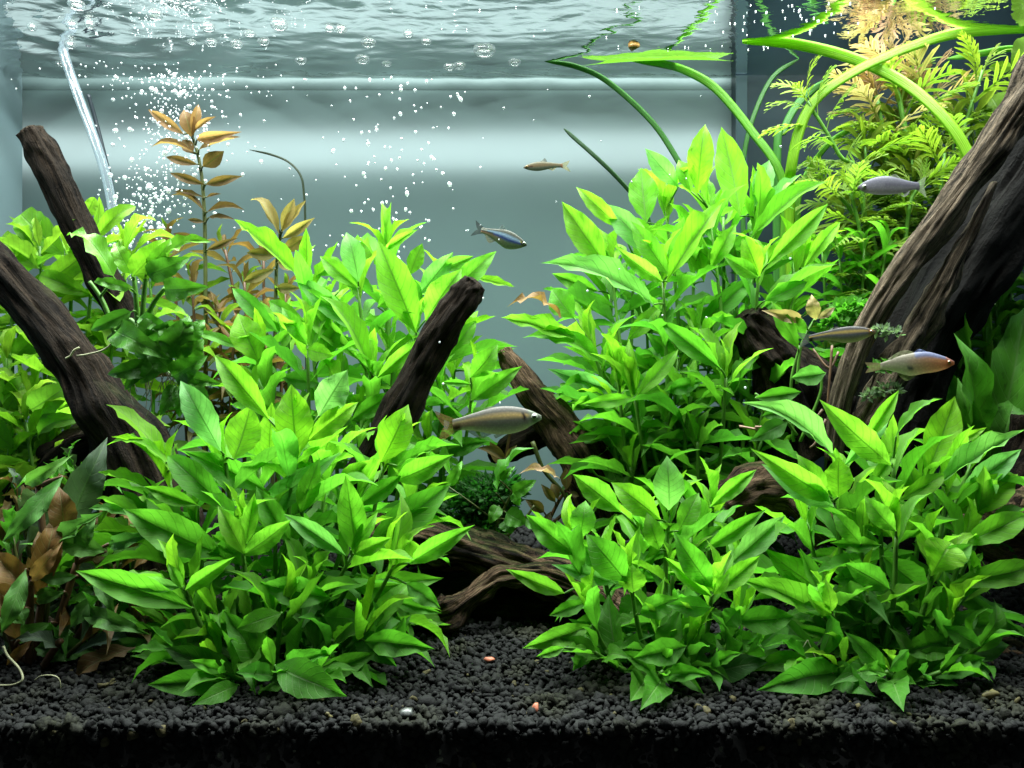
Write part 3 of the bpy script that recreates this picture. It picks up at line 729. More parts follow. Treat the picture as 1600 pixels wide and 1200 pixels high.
hand(A, [(345, 705, 282, 595, 45, -1), (365, 718, 392, 632, 55, 1), (465, 715, 455, 600, 58, 1), (498, 650, 543, 578, 50, -1), (480, 690, 560, 628, 35, .95), (265, 735, 165, 632, 26, 1), (420, 655, 335, 555, 40, .9),
  (595, 722, 638, 632, 52, .95), (530, 752, 592, 716, 30, .95), (260, 722, 165, 697, 13, .8), (240, 765, 153, 738, 16, .8), (212, 808, 138, 795, 14, -1), (360, 800, 262, 712, 44, .55), (405, 800, 532, 706, 42, -1), (415, 765, 288, 705, 40, .5),
  (350, 868, 192, 795, 58, .45), (540, 868, 443, 803, 30, -1), (555, 865, 540, 742, 44, .6), (572, 858, 705, 755, 55, .5), (640, 880, 742, 820, 32, .55), (300, 950, 118, 892, 44, .6), (285, 917, 195, 908, 24, -1), (290, 922, 367, 870, 26, .7),
  (517, 935, 408, 912, 46, .5), (330, 970, 222, 1023, 58, .36), (365, 1065, 230, 1070, 40, .25), (430, 1040, 542, 1088, 56, .22), (372, 1070, 300, 1102, 30, .2), (555, 922, 693, 903, 42, .6), (610, 938, 690, 958, 20, .5), (635, 912, 688, 950, 30, .5),
  (570, 1002, 679, 1014, 40, .36), (548, 985, 620, 1042, 38, .36), (555, 1036, 583, 1074, 26, .3), (610, 872, 700, 866, 22, .65), (505, 963, 566, 968, 36, .38), (440, 958, 370, 982, 36, .36), (430, 985, 562, 965, 56, .26),
  (620, 750, 709, 710, 38, .65), (560, 790, 628, 742, 30, .5), (620, 728, 688, 698, 13, .6), (300, 860, 232, 770, 44, .5), (455, 850, 400, 760, 36, .55), (470, 800, 500, 715, 34, .7), (310, 790, 225, 760, 26, .6), (420, 720, 425, 628, 34, .9), (500, 730, 520, 660, 30, .8)])
hand(A, [(380, 868, 455, 812, 34, .75), (382, 866, 340, 790, 32, .8), (372, 866, 330, 835, 18, .75), (552, 866, 612, 840, 26, .75), (385, 850, 398, 770, 24, .85), (548, 860, 590, 800, 22, .8), (285, 920, 262, 880, 16, .7)])
A.crowns(3.9)
A.done()

# --- B: back centre left
B_ = Plant('stem_plant_bush', 'light green bush behind the slanting black branch, left of centre', 'aquatic plant', P(560, 900, 44), GB)
for p in ([(560, 900, 44), (575, 650, 44), (560, 450, 44)], [(600, 900, 44), (640, 650, 43.8), (650, 520, 43.5)], [(500, 900, 44), (430, 680, 43.6), (408, 560, 43.2)], [(540, 900, 44), (500, 650, 43.8), (480, 440, 44)], [(640, 900, 45), (690, 650, 45), (690, 470, 45)],
          [(660, 900, 43.5), (720, 720, 43.2), (738, 610, 43)], [(560, 900, 43), (580, 720, 42.6), (582, 590, 42.2)], [(540, 900, 42.8), (490, 720, 42.4), (480, 540, 42)], [(600, 900, 44.6), (605, 600, 44.8), (602, 395, 45)]):
    B_.stem(p)
for p in ([(560, 900, 46), (600, 650, 46.5), (610, 480, 47)], [(540, 900, 46), (520, 650, 46.5), (510, 480, 47)], [(520, 900, 45), (460, 700, 45), (450, 520, 45)], [(620, 900, 46), (670, 650, 46), (710, 500, 46)], [(590, 900, 44.5), (610, 700, 44.3), (610, 560, 44)],
          [(540, 900, 44), (540, 720, 44), (530, 600, 43.5)], [(500, 900, 43.6), (440, 760, 43), (400, 620, 43)], [(670, 900, 44.5), (690, 720, 44.5), (690, 620, 44)], [(640, 900, 44), (670, 780, 43.5), (670, 690, 43.2)], [(560, 900, 43.2), (560, 760, 42.6), (560, 660, 42.2)], [(660, 900, 46), (700, 700, 46), (710, 580, 46)]):
    B_.grow(B_.stem(p), 4.0, top=.7, bot=.12, spacing=1.5, start=.2)
hand(B_, [(470, 435, 366, 343, 28, 1), (560, 440, 541, 363, 38, -1), (530, 455, 580, 370, 42, .9), (600, 392, 654, 358, 15, .9), (650, 520, 590, 375, 55, .85), (655, 460, 708, 394, 34, -1), (690, 470, 776, 392, 34, .6), (740, 432, 804, 448, 13, .9), (665, 500, 722, 420, 48, .75),
  (405, 565, 372, 490, 50, .92), (435, 520, 363, 450, 28, .5), (375, 545, 305, 520, 16, .5), (560, 520, 462, 432, 32, -1), (560, 562, 472, 474, 30, .65), (480, 546, 523, 556, 30, .9), (578, 580, 500, 462, 28, .75), (590, 590, 668, 525, 26, .8), (598, 606, 650, 565, 32, .7), (550, 656, 622, 612, 30, .55),
  (735, 590, 778, 538, 36, .7), (738, 626, 816, 572, 30, .65), (730, 580, 806, 545, 15, .7), (735, 600, 690, 597, 12, .6), (690, 640, 722, 655, 25, .45), (690, 705, 762, 690, 30, .35), (480, 540, 440, 480, 26, .6), (500, 560, 530, 500, 30, .55), (420, 470, 480, 505, 24, .6), (560, 450, 500, 400, 26, .75), (590, 480, 640, 440, 30, .7), (630, 560, 690, 545, 26, .6), (500, 600, 440, 590, 30, .4), (412, 560, 460, 510, 24, .7), (700, 560, 745, 500, 28, .65), (640, 430, 660, 380, 26, .7), (690, 420, 740, 400, 22, .6)])
B_.crowns(4.2)
B_.done()

# --- E: tall back right
E = Plant('stem_plant_bush', 'tallest bush, right of centre with broad upright leaves at its top', 'aquatic plant', P(1080, 900, 44), GB)
for p in ([(1060, 900, 44), (1045, 650, 43.6), (1036, 440, 43.2)], [(1120, 900, 44), (1140, 650, 44.5), (1110, 330, 46)], [(1140, 900, 44), (1170, 600, 43.8), (1186, 430, 43.4)], [(1020, 900, 43), (980, 720, 42.4), (966, 590, 42)], [(1040, 900, 42.6), (1010, 740, 42), (992, 622, 41.6)],
          [(1100, 900, 43), (1125, 720, 42), (1134, 590, 41.5)], [(1050, 900, 45), (980, 600, 45.5), (955, 420, 46)], [(1130, 900, 45), (1170, 500, 46), (1180, 340, 46.5)], [(1060, 900, 43.4), (1020, 700, 43), (960, 640, 42.6)], [(1050, 900, 44.6), (960, 650, 44.4), (925, 540, 44.2)], [(1080, 900, 45), (1060, 500, 46), (1040, 330, 46.4)], [(1150, 900, 45.5), (1220, 560, 46), (1250, 420, 46)]):
    E.stem(p)
for p in ([(1070, 900, 46), (1080, 600, 46.6), (1085, 370, 47)], [(1110, 900, 46), (1150, 650, 46.6), (1150, 420, 47)], [(1040, 900, 46), (990, 650, 46), (990, 400, 46.5)], [(1030, 900, 45), (980, 720, 45), (950, 600, 45)], [(1090, 900, 44.4), (1090, 680, 44), (1090, 520, 43.6)],
          [(1140, 900, 46), (1210, 650, 46), (1230, 500, 46)], [(1060, 900, 44), (1040, 760, 43.4), (1040, 660, 43)], [(1110, 900, 44), (1160, 780, 43), (1190, 690, 42.5)], [(1040, 900, 44), (975, 780, 43.6), (960, 700, 43.4)], [(1080, 900, 43), (1090, 780, 42), (1090, 690, 41.8)], [(1120, 900, 47), (1130, 500, 47.5), (1130, 340, 48)], [(1020, 900, 46.4), (960, 600, 46.6), (955, 460, 47)], [(1020, 900, 43), (970, 740, 42.8), (955, 660, 42.8)], [(1080, 900, 43), (1070, 700, 42.6), (1080, 620, 42.4)], [(1130, 900, 44), (1180, 700, 43.6), (1200, 600, 43.6)], [(1030, 900, 45), (970, 640, 45), (935, 570, 45)], [(1010, 900, 43), (1000, 800, 42.4), (985, 730, 42)], [(1060, 900, 45), (1050, 700, 45), (1060, 560, 45)]):
    E.grow(E.stem(p), 4.0, top=.62, bot=.04, spacing=1.55, start=.2)
for p in ([(1040, 900, 47), (1020, 700, 47.2), (1010, 500, 47.4)], [(1090, 900, 47), (1100, 700, 47.2), (1110, 520, 47.4)], [(1140, 900, 47), (1170, 720, 47.2), (1190, 560, 47.4)], [(1000, 900, 46.4), (975, 760, 46.4), (960, 640, 46.4)], [(1060, 900, 46), (1060, 780, 46), (1060, 680, 46)], [(1120, 900, 46), (1140, 780, 46), (1140, 690, 46)], [(1010, 900, 45.4), (1000, 820, 45.4), (990, 740, 45.4)]):
    E.grow(E.stem(p), 3.8, top=.34, bot=.0, spacing=1.15, start=.15, ratio=.26)  # dark tones put the shade inside the bush into the leaf colour
hand(E, [(1090, 302, 1102, 194, 40, .92), (1157, 338, 1127, 198, 48, .92), (1180, 322, 1202, 250, 32, -1), (1190, 335, 1252, 272, 13, -1), (1172, 372, 1296, 283, 26, .7), (1200, 412, 1294, 318, 32, .72), (1255, 420, 1313, 347, 22, .9), (1187, 432, 1160, 365, 32, 1), (1042, 440, 1135, 310, 36, .92),
  (948, 415, 878, 315, 44, .75), (970, 357, 900, 292, 26, .8), (1022, 400, 945, 318, 38, -1), (1060, 292, 1008, 232, 30, -1), (1010, 348, 1002, 262, 46, .72), (1022, 476, 845, 411, 34, -1), (935, 455, 862, 427, 26, .6), (905, 532, 783, 496, 27, .72), (945, 572, 816, 528, 26, .6), (965, 612, 855, 576, 30, -1),
  (897, 497, 862, 452, 42, .55), (960, 566, 956, 512, 28, .92), (980, 532, 1036, 474, 28, .72), (993, 622, 1060, 546, 26, .8), (990, 622, 906, 632, 22, .65), (1020, 626, 1082, 583, 26, .55), (965, 662, 878, 686, 36, .36), (963, 672, 1020, 670, 30, .4), (1142, 572, 1272, 468, 24, .72), (1138, 592, 1248, 533, 27, .45), (1080, 516, 1178, 432, 32, .5),
  (1126, 576, 1030, 500, 34, .5), (1146, 556, 1140, 475, 32, .32), (1134, 592, 1122, 545, 34, 1), (1040, 612, 1098, 596, 26, .5), (1120, 604, 1050, 626, 28, .35), (1100, 640, 1138, 662, 34, .18), (1050, 690, 1085, 735, 40, .15), (1030, 590, 960, 548, 30, .55), (1045, 430, 985, 345, 34, .7), (1035, 440, 960, 385, 26, .75), (1180, 430, 1240, 362, 24, .75), (1185, 434, 1130, 400, 26, .65), (1100, 440, 1080, 350, 30, .7), (1080, 300, 1060, 250, 26, .7), (1110, 420, 1150, 350, 28, .7), (1195, 470, 1262, 440, 26, .5), (1150, 500, 1215, 470, 24, .5), (960, 480, 890, 465, 28, .5), (1060, 560, 1010, 520, 26, .55)])
E.crowns(4.3)
E.done()

# --- C: front, right of centre
C = Plant('stem_plant_bush', 'smallest front bush, right of the dark opening in the log', 'aquatic plant', P(1040, 1095, 32.5), GB)
for p in ([(1050, 1095, 32.6), (1100, 1000, 32), (1112, 930, 31.6)], [(1035, 1095, 32.6), (1000, 990, 32.2), (985, 910, 32)], [(1045, 1095, 33.4), (1040, 900, 33.6), (1045, 805, 34)], [(1030, 1095, 33), (930, 980, 33), (900, 850, 33.4)], [(1040, 1095, 32), (1060, 1060, 31.4), (1075, 1010, 31)], [(1060, 1095, 32.8), (1130, 1020, 32.2), (1155, 965, 32)], [(1025, 1095, 32.6), (950, 1020, 32), (925, 965, 31.8)], [(1055, 1095, 34), (1100, 900, 34.4), (1115, 795, 34.8)]):
    C.stem(p)
for p in ([(1000, 1060, 32.6), (960, 1040, 31.6), (930, 1020, 31)], [(1060, 1070, 32), (1090, 1050, 31), (1110, 1040, 30.6)], [(1040, 1070, 32), (1030, 1060, 30.8), (1035, 1050, 30)], [(1080, 1060, 33), (1150, 1030, 32), (1190, 1010, 31.6)], [(1045, 1095, 35), (1010, 950, 35), (1000, 830, 35)], [(1050, 1095, 35), (1080, 950, 35), (1080, 840, 35)], [(1030, 1095, 34.5), (960, 960, 34.5), (940, 870, 34.5)], [(1060, 1095, 34.5), (1140, 980, 34.5), (1160, 870, 34.5)], [(1045, 1095, 33.8), (1050, 980, 33.4), (1050, 900, 33)], [(1030, 1095, 33.6), (980, 1040, 33), (930, 1010, 33)], [(1055, 1095, 33.6), (1120, 1050, 33), (1160, 1010, 33)], [(1040, 1095, 33), (1030, 1030, 32), (1030, 980, 31.6)]):
    C.grow(C.stem(p), 3.1 if p[-1][1] < 1000 else 2.7, top=.6 if p[-1][1] < 1000 else .32, bot=.10, spacing=1.15 if p[-1][1] < 1000 else 1.7, start=.12, ratio=.22 if p[-1][1] < 1000 else .34)
hand(C, [(1045, 797, 1042, 712, 48, -1), (970, 800, 895, 741, 40, .65), (1032, 812, 955, 754, 42, .85), (905, 842, 915, 782, 40, .6), (900, 867, 822, 804, 40, .55), (978, 908, 915, 834, 54, .5), (990, 925, 988, 882, 44, .92), (882, 927, 790, 889, 27, .75), (962, 912, 862, 882, 26, -1), (925, 977, 816, 1013, 32, .62), (882, 1012, 838, 1026, 16, .6), (966, 982, 908, 1012, 34, .72),
  (1010, 938, 968, 974, 52, .48), (1072, 1010, 990, 1028, 42, .38), (1012, 1060, 985, 1096, 50, .42), (1036, 1060, 1000, 1110, 44, .42), (1103, 857, 1197, 796, 28, .55), (1140, 882, 1226, 806, 38, -1), (1118, 927, 1188, 868, 32, .75), (1112, 932, 1038, 870, 26, .75), (1113, 918, 1052, 830, 42, .5), (1110, 950, 1040, 945, 32, .5), (1155, 952, 1130, 978, 34, .5), (1125, 990, 1191, 1014, 36, .45), (1150, 970, 1242, 964, 44, .36), (1092, 994, 1120, 1010, 30, .4),
  (1050, 1040, 1100, 1085, 48, .32), (1110, 1046, 1152, 1058, 34, .16), (1110, 792, 1182, 734, 26, .6), (915, 942, 858, 962, 24, .5), (965, 965, 892, 975, 32, .45), (1005, 897, 1078, 820, 22, .7), (1030, 860, 1010, 800, 32, .7), (1060, 830, 1092, 770, 34, .65), (950, 900, 905, 850, 30, .5), (1075, 870, 1130, 822, 30, .6), (1085, 1020, 1040, 1000, 36, .4), (930, 1000, 895, 1048, 28, .38), (1060, 1010, 1010, 980, 34, .5), (1115, 925, 1098, 880, 22, .85), (1115, 930, 1140, 895, 20, .85), (985, 905, 960, 870, 20, .8), (1000, 960, 1060, 935, 38, .5), (1040, 1030, 975, 1050, 40, .35)])
C.crowns(3.3)
C.done()

# --- D: front right
D = Plant('stem_plant_bush', 'tall bright bush at front right, reaching past the right edge', 'aquatic plant', P(1380, 1080, 33), GB)
for p in ([(1345, 1075, 32.6), (1318, 1020, 32), (1300, 958, 31.6)], [(1370, 1080, 33), (1395, 950, 32.4), (1400, 838, 32.2)], [(1390, 1080, 33), (1440, 960, 32.6), (1458, 895, 32.4)], [(1360, 1080, 34), (1320, 900, 34.4), (1303, 785, 34.6)], [(1380, 1080, 34.5), (1400, 850, 35), (1395, 725, 35.4)], [(1400, 1080, 34.5), (1460, 880, 35), (1480, 760, 35.4)], [(1350, 1075, 32.2), (1330, 1060, 31.8), (1315, 1045, 31.4)], [(1385, 1080, 32.4), (1420, 1060, 31.8), (1400, 1050, 31.4)], [(1400, 1080, 33), (1470, 1020, 32.4), (1482, 975, 32)], [(1365, 1080, 33.4), (1350, 900, 33.4), (1345, 850, 33.4)], [(1400, 1080, 34), (1480, 930, 34), (1505, 850, 34)]):
    D.stem(p)
for p in ([(1330, 1060, 32.4), (1290, 1040, 31.6), (1260, 1030, 31)], [(1400, 1070, 32), (1440, 1060, 31), (1470, 1050, 30.6)], [(1380, 1070, 32), (1390, 1060, 30.8), (1385, 1050, 30.2)], [(1430, 1060, 33), (1500, 1030, 32), (1530, 1010, 31.6)], [(1370, 1080, 36), (1340, 900, 36), (1320, 770, 36)], [(1390, 1080, 36), (1430, 880, 36), (1440, 760, 36)], [(1360, 1080, 35), (1290, 930, 35), (1260, 820, 35)], [(1400, 1080, 35.5), (1500, 900, 35.5), (1530, 800, 35.5)], [(1380, 1080, 34.4), (1380, 930, 34), (1375, 820, 34)], [(1360, 1080, 34), (1310, 1000, 33.6), (1270, 930, 33.6)], [(1400, 1080, 34), (1460, 990, 33.6), (1510, 930, 33.6)], [(1380, 1080, 33.6), (1360, 1000, 33), (1355, 930, 32.6)], [(1395, 1080, 33.6), (1430, 1020, 33), (1440, 970, 32.8)], [(1400, 1080, 36), (1470, 850, 36.4), (1520, 720, 36.6)]):
    D.grow(D.stem(p), 3.6 if p[-1][1] < 1005 else 2.9, top=.62 if p[-1][1] < 1005 else .32, bot=.08, spacing=1.25 if p[-1][1] < 1005 else 1.7, start=.14, ratio=.22 if p[-1][1] < 1005 else .34)
hand(D, [(1302, 712, 1160, 629, 34, -1), (1392, 727, 1280, 624, 44, .85), (1350, 692, 1405, 609, 23, .75), (1320, 727, 1392, 642, 27, -1), (1452, 732, 1492, 619, 52, .92), (1400, 682, 1473, 623, 13, .6), (1485, 697, 1542, 668, 14, .9), (1465, 757, 1602, 671, 28, -1), (1500, 772, 1596, 702, 36, -1), (1490, 802, 1590, 741, 50, .92), (1297, 782, 1173, 701, 38, .75), (1302, 792, 1190, 725, 40, -1),
  (1292, 772, 1244, 709, 32, .95), (1310, 777, 1311, 714, 44, 1), (1355, 767, 1400, 704, 22, .7), (1405, 782, 1476, 741, 28, .75), (1375, 852, 1297, 848, 25, .65), (1330, 868, 1253, 871, 30, .42), (1290, 927, 1193, 856, 48, .72), (1292, 964, 1148, 905, 38, .66), (1297, 947, 1372, 874, 32, .78), (1430, 927, 1333, 986, 48, .27), (1380, 870, 1446, 922, 52, .5),
  (1500, 852, 1604, 804, 42, .62), (1480, 914, 1625, 884, 40, .62), (1460, 967, 1594, 986, 42, .36), (1475, 978, 1532, 1009, 32, .5), (1365, 1038, 1467, 1060, 38, .42), (1315, 1050, 1182, 1079, 52, .42), (1395, 1062, 1412, 1112, 46, .32), (1478, 1036, 1552, 1046, 30, .42), (1480, 1000, 1412, 1020, 46, .36), (1305, 995, 1232, 979, 17, .55), (1345, 850, 1300, 800, 30, .6), (1400, 830, 1350, 775, 34, .65), (1460, 890, 1520, 850, 34, .5), (1390, 920, 1320, 880, 40, .5), (1340, 800, 1275, 750, 32, .7), (1440, 800, 1420, 720, 34, .75), (1460, 1000, 1530, 960, 34, .35), (1355, 900, 1300, 905, 34, .5), (1300, 955, 1290, 905, 22, .85), (1300, 960, 1262, 935, 18, .8)])
hand(D, [(1398, 842, 1395, 786, 50, 1), (1455, 900, 1487, 848, 62, .92), (1400, 842, 1448, 812, 30, .8), (1396, 840, 1352, 806, 26, .8)], vs=LV_SPOON)
D.crowns(3.8)
D.done()

# ================================================================== other plants
def olive(t): return Vector((.05, .05, .018)).lerp(Vector((.26, .16, .05)), t)
def rust(t): return Vector((.07, .045, .016)).lerp(Vector((.36, .20, .085)), t)
def yellowgreen(t): return Vector((.05, .15, .012)).lerp(Vector((.33, .46, .05)), t)
def pinkish(t): return Vector((.26, .36, .05)).lerp(Vector((.55, .30, .18)), t)
def brown(t): return Vector((.045, .028, .012)).lerp(Vector((.27, .145, .045)), t)
def greyg(t): return Vector((.035, .06, .04)).lerp(Vector((.10, .17, .09)), t)

# --- orange stem plants at back left
R1 = Plant('red_stem_plant', 'tall orange tipped stem plant standing alone among the rising bubbles', 'aquatic plant', P(322, 800, 51), 'orange and rust coloured stem plants', M_STEM_DARK, (.13, .09))
R1.stem([(322, 800, 51), (321, 430, 51), (318, 310, 51), (311, 250, 51), (299, 208, 51)])
hand(R1, [(287, 210, 231, 171, 18, .9), (300, 212, 310, 163, 16, .95), (299, 214, 287, 172, 26, .8), (303, 205, 338, 182, 9, .9), (308, 218, 378, 206, 18, .75), (311, 234, 376, 214, 9, .6), (303, 238, 236, 230, 8, .5), (317, 260, 350, 236, 26, .35), (309, 257, 259, 245, 14, .35), (302, 240, 285, 218, 20, .45), (319, 288, 265, 270, 14, .25), (322, 288, 379, 275, 16, .35), (319, 309, 270, 300, 8, .25),
  (320, 331, 266, 306, 5, .2), (323, 308, 346, 303, 5, .3), (324, 331, 382, 328, 10, .35), (320, 347, 293, 343, 8, .3), (326, 340, 367, 343, 8, .2), (322, 380, 270, 365, 14, .2), (324, 390, 372, 372, 12, .3)], LV_SMALL, rust, ratio=.22, dd=None)
R1.done()
R2 = Plant('red_stem_plant', 'shorter stem plant with a fan of peach coloured leaves at its tip', 'aquatic plant', P(430, 800, 50), 'orange and rust coloured stem plants', M_STEM_DARK, (.13, .09))
R2.stem([(425, 800, 50), (430, 520, 50), (432, 420, 50), (437, 375, 50)])
hand(R2, [(436, 365, 391, 313, 16, .9), (436, 358, 413, 312, 18, .85), (440, 358, 460, 310, 20, .95), (441, 362, 478, 313, 14, .9), (442, 372, 492, 340, 17, .8), (443, 392, 480, 368, 22, .75), (432, 380, 405, 372, 20, .5), (432, 400, 385, 395, 20, .3), (434, 410, 478, 420, 18, .4), (430, 420, 380, 440, 18, .35), (432, 450, 470, 450, 18, .4)], LV_SMALL, lambda t: rust(t).lerp(yellowgreen(t), .25), ratio=.25)
R2.done()
R3 = Plant('red_stem_plant', 'low tangle of rusty brown leaves behind the left bushes', 'aquatic plant', P(380, 800, 51), 'orange and rust coloured stem plants', M_STEM_RED, (.12, .08))
for p in ([(380, 800, 51), (385, 550, 51), (382, 440, 51)], [(350, 800, 51.4), (345, 560, 51), (340, 490, 50.6)], [(410, 800, 52), (412, 560, 52), (412, 400, 52)], [(430, 800, 51), (440, 600, 51), (446, 455, 51)], [(330, 800, 52), (310, 600, 52), (300, 440, 52)], [(360, 800, 50), (360, 640, 50), (366, 520, 49.6)], [(400, 800, 50), (405, 640, 50), (410, 500, 49.6)], [(320, 800, 50), (318, 640, 50), (322, 540, 49.6)], [(300, 800, 53), (280, 520, 53), (262, 380, 53)], [(390, 800, 53), (370, 500, 53), (352, 390, 53)]):
    R3.grow(R3.stem(p), 2.7, top=.75, bot=.15, spacing=.95, start=.35, ratio=.24, vs=LV_SMALL, colf=lambda t: random.choice((olive(t), olive(t), rust(t*.75), yellowgreen(t*.45))))
R3.done()

# --- light green plants along the left edge
LP_ = Plant('stem_plant_bush', 'yellow green oval leaved plants along the left edge behind the thick branch', 'aquatic plant', P(60, 950, 46), GB)
for p in ([(60, 950, 46.5), (70, 600, 46.5), (62, 385, 46.5)], [(30, 950, 46), (20, 620, 46), (18, 430, 46)], [(110, 950, 47), (130, 600, 47), (150, 370, 47.5)], [(150, 950, 48), (190, 600, 48), (196, 385, 48)], [(20, 950, 45), (10, 700, 44.6), (10, 560, 44)], [(80, 950, 45), (90, 700, 44.8), (96, 560, 44.4)], [(100, 950, 44.6), (120, 760, 44.4), (130, 640, 44)], [(40, 950, 44), (50, 760, 43.6), (48, 620, 43)], [(-40, 950, 46), (-30, 600, 46), (-30, 470, 46)], [(0, 950, 43.6), (0, 800, 43), (15, 700, 42.6)], [(90, 950, 48), (110, 500, 48), (110, 400, 48)], [(80, 950, 43.6), (80, 800, 43.2), (75, 710, 43)], [(160, 950, 47), (170, 650, 47), (175, 520, 47)], [(230, 950, 49), (240, 600, 49), (235, 440, 49)], [(70, 950, 42.6), (60, 800, 42.4), (40, 660, 42.2)], [(130, 950, 43.5), (125, 820, 43.5), (100, 690, 43.4)], [(10, 950, 45), (-10, 700, 45), (40, 500, 45)], [(60, 950, 48), (30, 560, 48), (36, 400, 48)], [(120, 950, 46), (150, 720, 46), (160, 620, 46)], [(30, 950, 42), (20, 860, 41.6), (-10, 760, 41.4)]):
    LP_.grow(LP_.stem(p), 3.7, top=.82, bot=.46, spacing=1.2, start=.15, ratio=.25, vs=LV_OVAL+LV_LANCE, colf=lambda t: green(t*.9).lerp(yellowgreen(t*.8), random.choice((.25, .5, .65))).lerp(olive(t), .06)*1.1, spread=(30, 100))
hand(LP_, [(100, 398, 32, 335, 50, .6), (150, 372, 212, 322, 24, .7), (130, 345, 148, 308, 20, .9), (60, 420, 2, 370, 34, .8), (75, 440, 130, 400, 36, .85), (140, 460, 62, 430, 30, .8), (48, 640, 110, 600, 44, .6), (10, 640, 40, 590, 40, .65), (95, 640, 170, 600, 30, .55), (20, 700, -40, 650, 40, .6), (45, 730, -30, 690, 46, .5), (60, 680, 130, 655, 26, .5), (95, 560, 60, 505, 36, .7), (20, 560, 62, 520, 36, .75)], LV_OVAL, lambda t: green(t*.9).lerp(yellowgreen(t*.9), .35), ratio=.32)
LP_.done()

# --- brown and olive crypts in the lower left corner
CR = Plant('rosette_plant', 'brown and olive wavy leaved rosette plant in the lower left corner', 'aquatic plant', P(45, 1065, 33.5), None, M_STEM_RED, (.18, .13))
for p in ([(45, 1068, 33.5), (46, 980, 33.3), (48, 900, 33)], [(38, 1068, 33.5), (20, 1000, 33), (-10, 940, 32.6)], [(54, 1068, 33.8), (62, 960, 34), (95, 830, 34.4)], [(50, 1068, 34), (70, 900, 34.6), (60, 760, 35)], [(55, 1068, 33.4), (75, 1030, 33), (95, 1000, 32.8)], [(60, 1068, 34), (95, 960, 34), (120, 880, 34.2)], [(110, 1062, 34), (120, 1000, 34), (150, 950, 34)], [(140, 1060, 34.4), (165, 990, 34.4), (220, 960, 34.4)]):
    CR.stem(p)
hand(CR, [(60, 945, -15, 860, 42, .9), (40, 952, -25, 915, 36, .95), (50, 908, 98, 846, 26, .85), (60, 930, 90, 800, 40, .55), (30, 1000, -10, 920, 30, .5), (80, 900, 60, 830, 34, .7), (50, 1000, 10, 1040, 16, .4), (100, 840, 92, 760, 40, .5)], LV_CRYPT, brown)
hand(CR, [(98, 745, 4, 846, 30, .75), (40, 757, 114, 711, 24, .9), (78, 862, 162, 800, 22, .9), (165, 862, 90, 846, 36, .9), (40, 890, 2, 990, 30, .6), (150, 1016, 54, 1013, 40, .7), (80, 973, 24, 995, 26, .85), (100, 925, 56, 940, 18, .8), (85, 920, 55, 930, 14, .8), (135, 960, 236, 992, 30, .55), (235, 1002, 158, 1016, 24, .6), (150, 930, 110, 980, 26, .5), (170, 850, 246, 830, 24, .6), (120, 900, 60, 905, 20, .6), (30, 950, 40, 970, 20, .7), (150, 900, 180, 960, 22, .45), (0, 950, 38, 975, 24, .8), (200, 930, 230, 900, 24, .5), (120, 860, 150, 810, 24, .6)], LV_CRYPT, lambda t: greyg(t).lerp(green(t*.7), .55))
CR.done()
OL = Plant('stem_plant_bush', 'dull olive and dark green stem plants behind the brown rosette at lower left', 'aquatic plant', P(110, 1030, 36.5), GB, M_STEM_DARK, (.11, .07))
for p in ([(90, 1030, 37), (100, 930, 37), (150, 830, 37)], [(120, 1030, 36.5), (150, 950, 36.3), (190, 880, 36)], [(60, 1030, 37.5), (50, 900, 37.5), (30, 780, 37.5)], [(140, 1030, 36), (170, 990, 35.6), (200, 960, 35.4)], [(80, 1030, 38), (90, 880, 38), (90, 770, 38)], [(150, 1030, 37), (190, 940, 37), (215, 860, 37)], [(20, 1030, 37), (10, 930, 37), (-5, 830, 37)], [(110, 1030, 35.6), (120, 985, 35.2), (135, 940, 35)], [(20, 1050, 34), (10, 1000, 33.8), (-5, 950, 33.6)], [(90, 1050, 33.6), (110, 1020, 33.2), (150, 985, 33)], [(50, 1050, 34.6), (70, 980, 34.4), (80, 900, 34.4)], [(180, 1050, 34.6), (200, 1000, 34.4), (235, 960, 34.4)], [(10, 1040, 36), (30, 920, 36), (20, 840, 36)], [(130, 1040, 38), (130, 860, 38), (120, 740, 38)]):
    OL.grow(OL.stem(p), 2.6, top=.6, bot=.1, spacing=.95, start=.10, ratio=.24, vs=LV_CRYPT, colf=lambda t: random.choice((greyg(t), olive(t*.8), brown(t*.8), green(t*.6), green(t*.75))))
OL.done()
SW = Plant('rosette_plant', 'single upright grey green leaf leaning against the dark wood at lower left', 'aquatic plant', P(100, 1060, 38), None, M_STEM_DARK, (.12, .1))
SW.stem([(98, 1060, 38), (100, 900, 37.6), (106, 818, 37.4)])
hand(SW, [(108, 822, 168, 683, 54, .55)], LV_CRYPT, greyg); SW.done()
for (lab, rows, vs, m_) in (('withered brown leaf lying on the soil under the left front bush', [(212, 1012, 112, 1072, 34)], LV_CRYPT, .25), ('curled tan dead leaf hanging at the left side of the tall bush', [(880, 500, 792, 480, 20)], LV_CRYPT, .8), ('small olive dead leaf with a hole on the soil at lower right', [(1465, 1065, 1513, 1082, 20)], LV_CRYPT, .45), ('cream coloured dead leaf tip beside the moss ball', [(875, 748, 808, 742, 14)], LV_CRYPT, 1.0)):
    bx, by, tx, ty, w = rows[0]; d = {112: 33, 792: 43.2, 1513: 33, 808: 40.5}[tx]
    B0, T0 = P(bx, by, d), P(tx, ty, d-.8); me = random.choice(vs).copy(); c = brown(m_) if m_ < .9 else Vector((.5, .33, .2))
    me.transform(leaf_matrix(B0, T0, Vector((.2, -.5, .8)), w*d/F)); o = single('dead_leaf', lab, 'dead leaf', me, B0, 'dead leaves'); o.color = (*c, 1)

